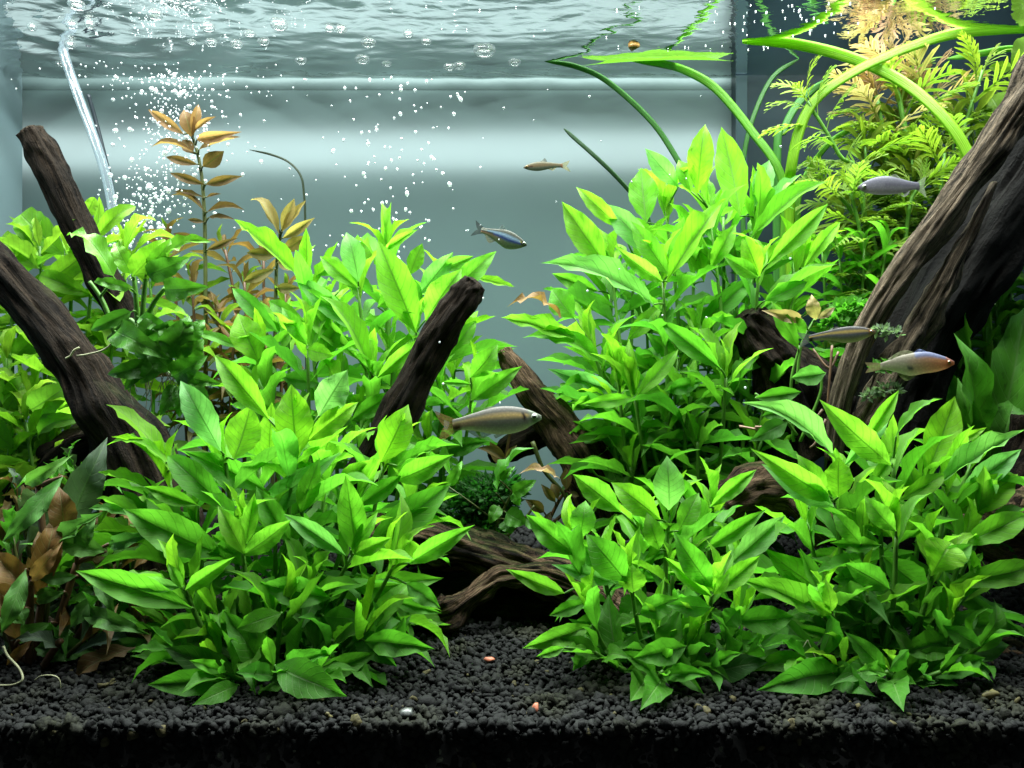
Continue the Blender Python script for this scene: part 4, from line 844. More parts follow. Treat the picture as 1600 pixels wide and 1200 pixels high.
# --- anubias tied to the left branch
AN = Plant('rhizome_plant', 'dark glossy leaved plant growing on the thick left branch', 'aquatic plant', P(250, 580, 38.6), 'dark plants attached to wood', M_STEM, (.12, .09))
for p in ([(170, 530, 38.8), (205, 500, 38.4), (235, 560, 38), (290, 600, 38)], [(215, 505, 38.2), (212, 460, 38), (208, 425, 38)], [(222, 500, 38), (226, 450, 37.8), (230, 415, 37.6)], [(228, 498, 37.8), (242, 470, 37.6), (258, 450, 37.4)], [(180, 520, 38.6), (160, 470, 38.6), (140, 440, 38.6)]):
    AN.stem(p)
hand(AN, [(180, 436, 104, 368, 30, .62), (206, 432, 258, 374, 46, .95), (228, 430, 297, 402, 40, .35), (256, 452, 326, 448, 42, .3), (205, 452, 147, 440, 20, .5), (208, 486, 142, 516, 26, .28), (215, 495, 280, 528, 26, .35), (180, 518, 266, 562, 48, .32), (262, 560, 296, 494, 58, .22), (242, 572, 168, 585, 34, .1), (268, 588, 324, 556, 44, .25), (285, 600, 280, 652, 28, .12), (280, 590, 318, 604, 26, .4), (235, 540, 270, 500, 40, .25), (250, 560, 220, 600, 34, .15), (290, 560, 318, 530, 40, .2), (300, 600, 330, 640, 30, .15), (206, 430, 180, 380, 30, .7), (230, 420, 270, 372, 26, .7), (260, 400, 330, 378, 20, .8), (270, 580, 230, 540, 34, .12), (280, 560, 250, 510, 36, .18), (255, 540, 210, 555, 30, .12), (290, 610, 262, 640, 28, .1), (300, 590, 345, 600, 28, .2), (275, 600, 250, 650, 26, .08), (260, 520, 310, 505, 34, .25), (240, 500, 215, 530, 28, .15), (285, 540, 320, 500, 34, .22), (230, 560, 195, 610, 26, .1)], LV_ANUB, ratio=.36)
AN.done()
def roots(name, label, cat, lists, m, r=.04, group=None):
    g = Geo()
    for l in lists: g.tube([P(*p) for p in l], r, r*.7, 5, 5*(len(l)-1))
    return single(name, label, cat, g.mesh(name, m), P(*lists[0][0]), group)
GR = 'thin roots'
rt = []
for i in range(26):
    x, y = random.uniform(215, 300), random.uniform(540, 600); l = [(x, y, 37.8)]
    for k in range(3): l.append((l[-1][0]+random.uniform(-14, 12), l[-1][1]+random.uniform(12, 32), 37.8+random.uniform(-.3, .2)))
    rt.append(l)
roots('root_tuft', 'tangle of fine dull roots hanging under the dark plant on the branch', 'roots', rt, M_ROOT_DK, .025, GR)
roots('aerial_root', 'pale crooked root crossing the thick left branch', 'roots', [[(185, 525, 37.4), (165, 545, 37.2), (140, 553, 37), (120, 556, 37)], [(124, 543, 37), (115, 548, 37), (110, 556, 37), (102, 560, 37)]], M_ROOT, .05, GR)
roots('aerial_root', 'yellowish white root curving at the lower left corner', 'roots', [[(5, 1010, 31.5), (12, 1025, 31.4), (30, 1045, 31.2), (35, 1062, 31), (20, 1070, 31), (-5, 1071, 31)]], M_ROOT, .055, GR)
roots('aerial_root', 'thin white root arching onto the soil at lower left', 'roots', [[(55, 1063, 31.4), (65, 1056, 31.2), (85, 1056, 31), (94, 1066, 31), (93, 1092, 31)]], M_ROOT, .03, GR)
roots('aerial_root', 'fine pale roots at the foot of the large front left bush', 'roots', [[(400, 1030, 31.4), (390, 1060, 31), (383, 1084, 31)], [(395, 1040, 31.3), (400, 1060, 31), (398, 1080, 31)], [(280, 1065, 31.4), (278, 1080, 31.2), (276, 1092, 31)], [(410, 1095, 31), (425, 1090, 30.8)]], M_ROOT, .025, GR)
roots('aerial_root', 'thin roots under the tall bright bush at front right', 'roots', [[(1372, 1055, 31), (1366, 1075, 30.8), (1352, 1092, 30.6), (1340, 1095, 30.6)], [(1262, 1000, 31.6), (1252, 1015, 31.4), (1240, 1030, 31.4)], [(1262, 1000, 31.6), (1270, 1018, 31.4), (1278, 1035, 31.2)], [(1300, 1050, 31), (1316, 1075, 31), (1308, 1085, 31)], [(1310, 1065, 31), (1295, 1085, 31)], [(1315, 1068, 31), (1330, 1060, 31), (1322, 1085, 31)]], M_ROOT, .022, GR)
roots('twig', 'thin bent twigs in front of the dark stump, right of the tall bush', 'twig', [[(1300, 540, 40), (1296, 590, 39.6), (1292, 640, 39.4)], [(1310, 550, 40), (1295, 575, 39.8), (1270, 545, 40.4)], [(1285, 640, 39.6), (1262, 668, 39.5), (1245, 655, 39.5)], [(1290, 655, 39.4), (1275, 690, 39.2), (1265, 700, 39.2)]], M_STEM_RED, .07)
roots('twig', 'two pale pinkish root tips pointing left above the front right bush', 'twig', [[(1155, 666, 40), (1190, 672, 39.8), (1225, 676, 39.8)], [(1180, 667, 39.8), (1205, 668, 39.8), (1222, 674, 39.8)]], plain('twig_pink', (.36, .22, .15, 1), .6), .06)
roots('plant_stem', 'bare green stem dropping behind the leaning brown branch', 'plant stem', [[(832, 690, 43), (850, 735, 43), (880, 770, 43), (890, 800, 43)]], M_STEM_DARK, .12)

# --- moss ball with small leaves
MS = thing('moss_clump', 'dark green moss clump on the wood behind the hollow log', 'moss', P(755, 830, 40.5), 'dark plants attached to wood')
def moss(c, rad, n, ln, w, seed):
    rnd = random.Random(seed); v, f, u = [], [], []
    for i in range(n):
        a, b = rnd.uniform(0, 6.28), rnd.uniform(-.2, 1); r = rnd.uniform(.55, 1.05)
        q = Vector((math.cos(a)*math.sqrt(max(0, 1-b*b)), math.sin(a)*math.sqrt(max(0, 1-b*b)), b))
        p = c + Vector((q.x*rad[0], q.y*rad[1], q.z*rad[2]))*r
        d = (q+Vector((rnd.uniform(-.8, .8), rnd.uniform(-.8, .8), rnd.uniform(-.6, .5)))).normalized(); s = d.cross(Vector((rnd.uniform(-1, 1), rnd.uniform(-1, 1), rnd.uniform(-1, 1)))).normalized()
        l = ln*rnd.uniform(.6, 1.3); k = len(v); nn = d.cross(s)
        v += [p*S, (p+d*l*.5+s*w*l+nn*.05*l)*S, (p+d*l)*S, (p+d*l*.5-s*w*l+nn*.05*l)*S]; u += [(.5, 0), (1, .5), (.5, 1), (0, .5)]
        f.append((k, k+1, k+2, k+3))
    return v, f, u
g = Geo()
for c, rad, n in ((P(755, 785, 41), (1.5, 1.2, 1.1), 900), (P(725, 800, 41), (1.2, 1, 1.0), 500), (P(790, 770, 41), (1.0, .9, .8), 350), (P(745, 830, 40.6), (1.3, 1, .8), 350)): g.add(moss(c, rad, n, .45, .2, n))
o = part('fronds', MS, g.mesh('fronds', M_LEAF)); o.color = (.018, .10, .014, 1); o['kind'] = 'stuff'
c = P(755, 800, 41.4); V = lumps(1, np.random.default_rng(2))[0]*np.array((1.5, 1.0, 1.0))+np.array(c)
part('moss_core', MS, numpy_mesh('moss_core', V*S, ICO_F, plain('moss_core', (.008, .02, .006, 1), .9)))
SA = Plant('rhizome_plant', 'small dark leaved plant at the right side of the moss clump', 'aquatic plant', P(800, 830, 40), 'dark plants attached to wood', M_STEM_DARK, (.08, .06))
SA.stem([(770, 835, 40), (785, 800, 39.8), (800, 770, 39.6)]); SA.stem([(790, 840, 40), (820, 810, 39.8), (835, 790, 39.8)])
hand(SA, [(800, 770, 838, 750, 26, .2), (790, 800, 822, 818, 36, .22), (790, 812, 800, 834, 30, .15), (780, 790, 765, 818, 24, .12), (800, 770, 812, 790, 18, .45), (780, 750, 805, 728, 14, .3), (775, 770, 835, 700, 10, .25), (820, 810, 850, 825, 24, .2), (700, 760, 722, 720, 20, .5)], LV_ANUB, ratio=.4); SA.done()
SO = Plant('red_stem_plant', 'small reddish stem with olive leaves in the gap below the leaning branch', 'aquatic plant', P(850, 830, 43.5), 'orange and rust coloured stem plants', M_STEM_RED, (.11, .08))
SO.stem([(850, 830, 43.5), (872, 785, 43.4), (892, 755, 43.2)]); SO.stem([(850, 830, 43.5), (885, 800, 43.4), (905, 800, 43.2)]); SO.stem([(785, 800, 44), (790, 720, 44), (800, 660, 44)])
hand(SO, [(868, 785, 845, 756, 14, .4), (872, 780, 862, 755, 16, .7), (885, 765, 884, 730, 18, .6), (850, 800, 820, 780, 20, .25), (890, 770, 905, 775, 10, .5), (860, 800, 848, 830, 14, .3), (790, 715, 808, 695, 10, .4), (788, 730, 765, 690, 20, .8), (790, 720, 745, 700, 16, .5)], LV_SMALL, olive, ratio=.35); SO.done()
g = Geo(); [g.add(moss(P(px, py, d), (r, r*.6, r*.7), n, .32, .25, n)) for px, py, d, r, n in ((1395, 575, 37.6, .45, 90), (1375, 577, 37.6, .35, 70), (1410, 572, 37.6, .3, 50))]
o = single('moss_tuft', 'small bright moss tuft on the trunk under the pale orange fish', 'moss', g.mesh('moss_tuft', M_LEAF), P(1395, 580, 37.6), 'moss tufts'); o.color = (.07, .2, .03, 1); o['kind'] = 'stuff'
g = Geo(); [g.add(moss(P(px, py, d), (r, r*.6, r*.7), n, .28, .25, n)) for px, py, d, r, n in ((1378, 517, 37.8, .3, 60), (1395, 522, 37.8, .35, 60), (1388, 612, 37.6, .55, 90), (1360, 620, 37.6, .3, 50))]
o = single('moss_tuft', 'greyish moss flecks on the trunk near the two fish', 'moss', g.mesh('moss_tuft', M_LEAF), P(1388, 560, 37.8), 'moss tufts'); o.color = (.14, .2, .12, 1); o['kind'] = 'stuff'
g = Geo(); [g.add(moss(P(px, py, d), (r, r*.6, r*.7), n, .5, .25, n)) for px, py, d, r, n in ((1322, 490, 44, .7, 160), (1305, 505, 44, .5, 100), (1340, 480, 44, .4, 80))]
o = single('moss_tuft', 'light green fern like tuft behind the gold striped fish', 'moss', g.mesh('moss_tuft', M_LEAF), P(1322, 500, 44), 'moss tufts'); o.color = (.10, .34, .03, 1); o['kind'] = 'stuff'

# --- small twiggy plant and dead leaves on the stump
ST = Plant('rhizome_plant', 'sparse plant with a furred leaf on the dark stump right of the tall bush', 'aquatic plant', P(1240, 660, 40.5), None, M_STEM, (.08, .06))
for p in ([(1240, 690, 40.5), (1236, 600, 40.3), (1250, 540, 40.2)], [(1250, 690, 40.2), (1280, 620, 40), (1284, 590, 40)], [(1245, 680, 40.4), (1215, 640, 40.2), (1180, 615, 40)], [(1245, 600, 40.5), (1252, 540, 40.5), (1275, 495, 40.6)]): ST.stem(p)
hand(ST, [(1290, 583, 1236, 590, 32, -1), (1180, 622, 1252, 612, 26, .25), (1248, 545, 1205, 470, 26, .55), (1255, 530, 1230, 490, 30, .3), (1235, 640, 1190, 650, 26, .2), (1230, 660, 1170, 690, 30, .12), (1240, 650, 1290, 690, 20, .12)], LV_LANCE)
hand(ST, [(1275, 500, 1268, 460, 22, .95), (1255, 500, 1190, 485, 20, .6), (1278, 498, 1305, 480, 12, .75)], LV_CRYPT, lambda t: Vector((.5, .38, .18))*t); ST.done()

# --- ribbon leaved plants reaching the surface
def ribbon(parent, pts, w, col, thick=.07, n=40, m=M_STRAP):
    c = catmull([P(*p) for p in pts], n); L0 = len(c)-1; v, f, uv = [], [], []
    for i, p in enumerate(c):
        t = (c[min(i+1, L0)]-c[max(i-1, 0)]).normalized(); view = (-p).normalized()
        view = (view + Vector((0, 0, .5*math.sin(i/L0*5+w)))).normalized(); s = t.cross(view).normalized(); nn = s.cross(t); ww = w*p.y/F*.345*(min(1, .5+i/L0*4))*(1 if i < L0*.85 else max(.25, 1-((i-L0*.85)/(L0*.15))**2*.75))
        for a, b in ((-1, 0), (-.55, .8), (0, .45), (.55, .8), (1, 0), (.5, -.6), (-.5, -.6)):
            v.append((p+s*a*ww+nn*b*thick)*S); uv.append((a/2+.5, i/L0))
    k = 7
    for i in range(L0):
        for j in range(k): f.append((i*k+j, i*k+(j+1) % k, (i+1)*k+(j+1) % k, (i+1)*k+j))
    f.append(tuple(range(k-1, -1, -1))); f.append(tuple(L0*k+j for j in range(k)))
    o = part('leaf', parent, mesh('ribbon_leaf', v, f, m, uv=uv)); o.color = (*col, 1); return o
GV = 'ribbon leaved plants reaching the surface'
V1 = thing('ribbon_plant', 'ribbon leaved plant arching up to the surface behind the tallest bush', 'aquatic plant', P(1220, 800, 51), GV)
gb, gm, gd = Vector((.26, .50, .03)), Vector((.13, .36, .03)), Vector((.045, .15, .03))
ribbon(V1, [(1215, 800, 51), (1225, 400, 51), (1222, 280, 51), (1173, 203, 52), (1120, 140, 53), (1075, 112, 54), (1035, 100, 55.4), (985, 94, 55.6)], 19, gm*1.1)
ribbon(V1, [(1200, 800, 53), (1110, 330, 54), (1068, 265, 54.2), (1020, 192, 54.5), (950, 128, 55), (900, 104, 55.5), (850, 95, 55.6)], 13, gd*1.4)
ribbon(V1, [(1180, 800, 53), (1160, 320, 53.5), (1163, 240, 53.7), (1180, 175, 54), (1208, 120, 54.6), (1248, 92, 55.2)], 11, gd*1.3)
ribbon(V1, [(1216, 800, 52), (1214, 260, 52.5), (1224, 205, 52.8), (1250, 158, 53.2), (1292, 124, 54)], 18, gd*1.8)
ribbon(V1, [(1240, 800, 50), (1234, 340, 50), (1236, 265, 49), (1252, 195, 49), (1280, 150, 49), (1335, 112, 49), (1400, 82, 49.4), (1480, 55, 50.4), (1560, 46, 50.6), (1680, 46, 50.6)], 24, gb)
ribbon(V1, [(1230, 800, 51), (1245, 400, 51.4), (1250, 300, 51.6), (1290, 230, 51.8), (1340, 195, 52)], 14, gm)
V2 = thing('ribbon_plant', 'broad ribbon leaf bending over in front of the pink tipped plant', 'aquatic plant', P(1530, 800, 49), GV)
ribbon(V2, [(1560, 800, 46), (1530, 320, 46), (1512, 240, 46.2), (1470, 178, 47), (1410, 128, 48.6), (1340, 94, 50), (1270, 74, 51.6), (1210, 65, 52.2), (1160, 66, 52.4)], 25, gb)
ribbon(V2, [(1575, 800, 51), (1640, 200, 51), (1640, 90, 51), (1585, 76, 52), (1530, 84, 52.6), (1480, 92, 53)], 15, gm*1.2)
V3 = thing('ribbon_plant', 'dark toothed blade rising to the left behind the tallest bush', 'aquatic plant', P(1010, 600, 50), GV)
ribbon(V3, [(1060, 600, 50), (1010, 330, 50), (985, 300, 50), (955, 268, 50), (925, 240, 50), (900, 218, 50), (881, 201, 50)], 10, Vector((.03, .085, .03)), .06)
V4 = thing('ribbon_plant', 'thin grey curved blade drooping over the bubbles at left', 'aquatic plant', P(475, 500, 53), GV)
ribbon(V4, [(478, 620, 53), (477, 360, 53), (475, 305, 53), (470, 275, 53), (452, 254, 53), (425, 242, 53), (390, 234, 53)], 5, Vector((.05, .07, .04)), .05)
# floating pointed leaf lying against the surface
fl = leaf_mesh('floating_leaf', M_STRAP, 'lance', .02, .04, .006, .03, 0, seed=91, nv=24)
fl.transform(leaf_matrix(Vector((14.3, 55.0, 20.85)), Vector((4.4, 55.6, 20.75)), Vector((0, -.35, 1)), 1.6))
o = single('floating_leaf', 'pointed green leaf lying against the water surface above the tallest bush', 'floating leaf', fl, (10, 55, 20.9)); o.color = (.14, .34, .03, 1)
sn = lumps(1, np.random.default_rng(12))[0]*.28*np.array((1.2, .8, .7)); q = P(990, 73, 53.2)
single('snail', 'tiny brown snail hanging at the water surface', 'snail', numpy_mesh('snail', (sn+np.array(q))*S, ICO_F, M_SNAIL), q)

# --- feathery yellow green plants at back right
FE = Plant('feathery_stem_plant', 'pink tipped feathery stem plant touching the surface at upper right', 'aquatic plant', P(1430, 900, 50), 'feathery plants at back right', M_STEM, (.22, .14))
for p, L0 in (([(1440, 900, 50), (1445, 420, 51.4), (1430, 280, 51.4), (1412, 190, 51.6), (1395, 110, 51.8)], 4.2), ([(1450, 900, 51), (1470, 400, 51), (1452, 250, 52), (1445, 150, 52.4)], 4.2), ([(1400, 900, 51.5), (1390, 420, 51.5), (1385, 260, 51.8), (1370, 150, 52)], 4.0)):
    FE.grow(FE.stem(p), L0, top=1.0, bot=0.0, spacing=1.15, start=.42, ratio=.62, vs=LV_PINN, colf=lambda t: pinkish(max(0, t-.6)*2.2) if t > .82 else yellowgreen(t*.7+.1), per=3, twist=.5, spread=(16, 66), lmin=.6)
FE.done()
q = Plant('feathery_stem_plant', 'narrow leaved yellow green stems filling in behind the trunk at upper right', 'aquatic plant', P(1440, 900, 51), 'feathery plants at back right', M_STEM, (.14, .08))
for p in ([(1360, 900, 50.4), (1365, 420, 50.4), (1350, 215, 50.4)], [(1420, 900, 50.8), (1430, 420, 50.8), (1425, 250, 50.8)], [(1480, 900, 51), (1490, 400, 51), (1488, 190, 51)], [(1500, 900, 52), (1510, 400, 52), (1520, 150, 52)], [(1390, 900, 52.4), (1400, 420, 52.4), (1408, 170, 52.4)], [(1340, 900, 51), (1330, 500, 51), (1315, 330, 51)]):
    q.grow(q.stem(p), 3.0, top=.85, bot=.15, spacing=1.0, start=.4, ratio=.15, vs=LV_SMALL, colf=lambda t: yellowgreen(t*.75).lerp(olive(t), .25), per=3, twist=.7, spread=(28, 75), lmin=.55)
q.done()
for lab, rows in (('arching yellow green feathery stem beside the dark glass corner', [[(1380, 900, 49.4), (1350, 330, 49.4), (1310, 240, 49.2), (1262, 158, 49)], [(1390, 900, 49.8), (1372, 420, 49.4), (1330, 330, 49), (1295, 292, 48.6)]]),
                  ('feathery stem plant with yellow tips behind the grey violet fish', [[(1400, 900, 48.6), (1410, 480, 48.6), (1420, 330, 48.4), (1440, 285, 48.2)], [(1380, 900, 48.4), (1370, 520, 48.4), (1345, 370, 48.2), (1330, 300, 48)], [(1440, 900, 49), (1450, 480, 49), (1460, 380, 48.6), (1476, 240, 48.6)]]),
                  ('feathery stem plant rising to the right behind the trunk', [[(1470, 900, 50), (1490, 400, 50), (1495, 250, 50), (1535, 110, 50)], [(1500, 900, 51), (1510, 420, 51), (1530, 280, 51), (1570, 190, 51)]])):
    q = Plant('feathery_stem_plant', lab, 'aquatic plant', P(*rows[0][0]), 'feathery plants at back right', M_STEM, (.16, .09))
    for p in rows: q.grow(q.stem(p), 3.6, top=.95, bot=.1, spacing=1.1, start=.38, ratio=.6, vs=LV_PINN, colf=lambda t: yellowgreen(t*.75), per=2, twist=.8, spread=(22, 72), lmin=.5)
    q.done()
q = Plant('feathery_stem_plant', 'thin stemmed fine leaved plants between the tallest bush and the trunk', 'aquatic plant', P(1330, 900, 48), 'feathery plants at back right', M_STEM, (.10, .07))
for p in ([(1320, 900, 47.5), (1318, 560, 47.5), (1312, 400, 47.5)], [(1350, 900, 47.6), (1345, 560, 47.6), (1350, 390, 47.6)], [(1290, 900, 48), (1290, 520, 48), (1285, 390, 48)], [(1380, 900, 47.4), (1370, 540, 47.4), (1385, 380, 47.4)], [(1330, 900, 49), (1325, 500, 49), (1335, 420, 49)], [(1410, 900, 48), (1400, 560, 48), (1415, 420, 48)]):
    q.grow(q.stem(p), 2.6, top=.75, bot=.2, spacing=1.0, start=.35, ratio=.16, vs=LV_NARROW, colf=lambda t: green(t*.8), spread=(40, 75), per=2)
q.done()
q = Plant('feathery_stem_plant', 'fine leaved green plants at the right edge behind the trunk', 'aquatic plant', P(1560, 900, 47), 'feathery plants at back right', M_STEM, (.12, .08))
for p in ([(1540, 900, 47), (1540, 600, 47), (1530, 400, 47)], [(1570, 900, 47.4), (1575, 560, 47.4), (1580, 370, 47.4)], [(1600, 900, 47), (1600, 560, 47), (1605, 400, 47)], [(1520, 900, 47.6), (1520, 620, 47.6), (1515, 480, 47.6)], [(1630, 900, 47), (1625, 560, 47), (1620, 360, 47)], [(1560, 900, 46.4), (1560, 640, 46.4), (1556, 470, 46.4)]):
    q.grow(q.stem(p), 2.6, top=.75, bot=.2, spacing=.8, start=.35, ratio=.22, vs=LV_NARROW, colf=lambda t: green(t*.75).lerp(yellowgreen(t), .3), spread=(40, 85), per=3)
q.done()
# --- dark strap leaved fern at the right edge
FN = Plant('fern', 'dark green broad strap leaved fern at the right edge behind the trunk', 'aquatic plant', P(1540, 760, 43.5), None, M_STEM_DARK, (.10, .08))
for p in ([(1540, 780, 43.5), (1552, 720, 43.2), (1562, 690, 43)], [(1530, 780, 43.5), (1520, 720, 43.2), (1512, 690, 43)], [(1560, 780, 44), (1600, 700, 43.6), (1620, 640, 43.4)], [(1520, 780, 44), (1490, 690, 43.8), (1480, 640, 43.6)]): FN.stem(p)
hand(FN, [(1556, 712, 1602, 478, 66, .36), (1520, 700, 1490, 520, 40, .3), (1530, 720, 1496, 590, 38, .26), (1540, 740, 1505, 600, 40, .4), (1600, 720, 1640, 540, 60, .34), (1520, 560, 1508, 470, 20, .6), (1550, 740, 1590, 620, 56, .25), (1500, 660, 1478, 570, 26, .3), (1570, 760, 1600, 680, 60, .2), (1490, 720, 1470, 620, 36, .2)], LV_CRYPT, lambda t: green(t), ratio=.24, petiole=True); FN.done()
q = Plant('stem_plant_bush', 'round leaved pale green stem at the top right corner', 'aquatic plant', P(1600, 500, 52), None, M_STEM, (.12, .08))
q.stem([(1590, 600, 51.5), (1570, 300, 51.5), (1580, 180, 51.6), (1590, 80, 51.8)])
hand(q, [(1575, 200, 1548, 150, 46, .6), (1572, 240, 1532, 190, 40, .6), (1585, 110, 1612, 62, 40, .5), (1580, 105, 1545, 105, 18, .5), (1575, 290, 1540, 240, 36, .6)], LV_OVAL, lambda t: yellowgreen(t).lerp(green(.4), .3), ratio=.5); q.done()

# ================================================================== fish
def fish(name, label, nose, tail, d0, d1, top, bot, colf, fins, eye, thick=.28, tailh=.26, taill=.2, tailcol=(.4, .4, .3), fork=.5, eyem=M_EYE, n=30, m=18, group='small fish', er=.05, hs=1.0, br=.66):
    """nose/tail in photo pixels (tail = end of the tail fin); top/bot: half heights in body lengths at even stations"""
    A0, B0 = P(*nose, d0), P(*tail, d1); ax = (A0-B0); tot = ax.length; ax.normalize(); Lb = tot*(1-taill*.85)
    up = Vector((0, 0, 1)); up = (up-ax*up.dot(ax)).normalized(); side = ax.cross(up).normalized()
    if side.y > 0: side = -side              # side looks to the viewer
    R = lambda s, h, w: (A0 - ax*(s*Lb) + up*(h*Lb+.012*Lb*math.sin(math.pi*s)) + side*((w+.05*math.sin(2.6*s*s))*Lb))
    top, bot = [x*hs for x in top], [x*hs for x in bot]
    ip = lambda a, s: float(np.interp(s, np.linspace(0, 1, len(a)), a))
    v, f, cols = [], [], []
    for i in range(n+1):
        s = i/n; s = s**1.15; tp, bt = ip(top, s), ip(bot, s); mid, hh = (tp-bt)/2, (tp+bt)/2
        for j in range(m):
            a = 2*math.pi*j/m; h = math.sin(a)
            ca = math.cos(a); w = math.copysign(abs(ca)**.85, ca)*hh*thick*.8*(1.25 if s < .5 else 1.25-.6*(s-.5))
            v.append(R(s, mid+h*hh, w)*S); cols.append((*[min(.95, q*br) for q in colf(s, h)], 1))
    for i in range(n):
        for j in range(m): k = (j+1) % m; f.append((i*m+j, i*m+k, (i+1)*m+k, (i+1)*m+j))
    f.append(tuple(range(m-1, -1, -1))); f.append(tuple(n*m+j for j in range(m)))
    root = thing(name, label, 'fish', (A0+B0)/2, group)
    part('body', root, mesh('fish_body', v, f, M_FISH, cols=cols))
    def sheet(nm, rows, colr):
        """rows: list of (s, h) outline pairs: attached edge, free edge"""
        vv, ff, cc = [], [], []; nr = 5
        for a, b in rows:
            for q in range(nr):
                t = q/(nr-1); s_, h_ = a[0]+(b[0]-a[0])*t, a[1]+(b[1]-a[1])*t
                wv = .012*math.sin(t*3+s_*30)
                vv.append(R(s_, h_, wv + .004)*S); cc.append((*[colr[k]*(1-.25*(len(vv)//nr % 2)) for k in range(3)], 1))
        for i in range(len(rows)-1):
            for q in range(nr-1): ff.append((i*nr+q, i*nr+q+1, (i+1)*nr+q+1, (i+1)*nr+q))
        part(nm, root, mesh(nm, vv, ff, M_FIN, cols=cc))
    hp = (ip(top, 1)+ip(bot, 1))/2; mh = (ip(top, 1)-ip(bot, 1))/2; tl = tot/Lb-1
    rows = []
    for i in range(13):
        t = i/12*2-1; reach = tl*(1-fork*(1-abs(t)**.8)); rows.append(((.93, mh+t*hp*.8), (1+reach, mh+t*tailh*(.55+.45*abs(t)))))
    sheet('tail_fin', rows, tailcol)
    for nm, (s0, s1), (e0, e1), side_, colr in fins:      # name, span on the body, heights of the free edge, +1 above / -1 below
        rr = []
        for i in range(9):
            t = i/8; s_ = s0+(s1-s0)*t; h_ = ip(top, s_) if side_ > 0 else -ip(bot, s_)
            ex = (e0*(1-t)+e1*t)*math.sin(math.pi*min(1, .18+t*.9))**.6
            rr.append(((s_, h_*.92), (s_+.07*(1-t)+.05, h_+side_*ex)))
        sheet(nm, rr, colr)
    ex, eh, sgn = eye[0], eye[1], 1
    for sg in (1, -1):
        hh = (ip(top, ex)+ip(bot, ex))/2; wv = hh*thick*.86
        c = R(ex, eh, sg*wv)
        eo = numpy_mesh('eye', (ICO_V*np.array((er, er, er))*Lb + np.array(c))*S, ICO_F, eyem)
        e = part('eye', root, eo)
        pc = R(ex, eh, sg*(wv+er*.55))
        V = ICO_V*er*.62*Lb
        po = numpy_mesh('pupil', (V+np.array(pc))*S, ICO_F, M_PUPIL); link('pupil', po, e)
    return root
def mixv(a, b, t): t = max(0, min(1, t)); return tuple(a[i]+(b[i]-a[i])*t for i in range(3))
def band(h, c, w): return max(0, 1-abs(h-c)/w)
def c1(s, h):
    c = mixv((.20, .22, .17), (.26, .24, .22), (h+1)/2)
    if h < -.45: c = mixv(c, (.34, .42, .20), (-.45-h)*3)
    if .12 < s: c = mixv(c, (.95, .66, .28), band(h, .34-.15*s, .24)*1.2)
    if s > .55: c = mixv(c, (.40, .16, .10), band(h, -.15, .5)*(s-.55)*1.9)
    if s > .90: c = mixv(c, (.05, .02, .015), band(h, -.5, .75)*1.2)
    if .165 < s < .20 and -.25 < h < .35: c = (.04, .02, .015)
    if s < .15: c = mixv(c, (.34, .40, .30), .6)
    return c
fish('fish', 'large silvery fish with a copper stripe facing right above the moss, biggest of the fish', (846, 652), (681, 668), 36.8, 37.4, [.018, .065, .098, .118, .128, .128, .118, .10, .085, .068, .058], [.02, .062, .105, .128, .135, .130, .112, .085, .062, .05, .048], c1,
     [('dorsal_fin', (.42, .58), (.01, .005), 1, (.3, .3, .25)), ('anal_fin', (.55, .80), (.05, .015), -1, (.36, .40, .22)), ('pelvic_fin', (.40, .50), (.04, .02), -1, (.5, .42, .28))], (.075, .012), thick=.42, tailcol=(.34, .20, .08), taill=.2, tailh=.19, er=.04, hs=1.22, br=.85)
def c2(s, h):
    c = mixv((.22, .34, .14), (.16, .17, .13), (h+.5))
    if s > .45: c = mixv(c, (.45, .26, .16), band(h, -.35, .6)*(s-.4)*1.8)
    if band(h, .34, .2) > 0: c = mixv(c, (.50, .75, .95) if s > .15 else (.75, .70, .12), band(h, .36, .2)*2)
    if band(h, .08, .14) > 0 and s > .1: c = mixv(c, (.02, .06, .38) if s < .72 else (.02, .03, .03), band(h, .08, .14)*2)
    if s > .88: c = mixv(c, (.75, .75, .55), band(h, .4, .3))
    if s < .10 and -.05 < h < .55: c = (.01, .012, .012)
    return c
fish('fish', 'small fish with a bright blue line and black tail edges, above the slanting branch', (823, 383), (739, 356), 41, 41.6, [.01, .07, .11, .14, .155, .155, .135, .11, .085, .07, .065], [.02, .10, .16, .20, .215, .19, .15, .11, .075, .06, .055], c2,
     [('dorsal_fin', (.48, .60), (.10, .02), 1, (.2, .26, .24)), ('anal_fin', (.62, .86), (.09, .02), -1, (.28, .26, .14))], (.06, .015), thick=.32, tailcol=(.04, .045, .04), taill=.19, tailh=.17, fork=.55, er=.035)
def c3(s, h):
    c = mixv((.16, .19, .13), (.17, .15, .08), (h+.6)); c = mixv(c, (.36, .20, .09), band(h, .15, .32)*(1-s*.5))
    if s < .22: c = mixv(c, (.09, .03, .02), band(h, .1, .22)*2)
    if s > .93: c = (.30, .14, .07)
    return c
fish('fish', 'tiny orange brown fish facing left in front of the pale band', (818, 262), (891, 259), 46, 46.4, [.01, .065, .095, .11, .118, .112, .095, .08, .066, .055, .052], [.015, .06, .09, .11, .115, .105, .09, .07, .055, .048, .048], c3,
     [('dorsal_fin', (.42, .56), (.10, .02), 1, (.2, .2, .14)), ('anal_fin', (.60, .78), (.05, .01), -1, (.42, .36, .12))], (.085, .02), thick=.4, tailcol=(.34, .32, .14), taill=.2, tailh=.15, eyem=M_SNAIL, er=.03)
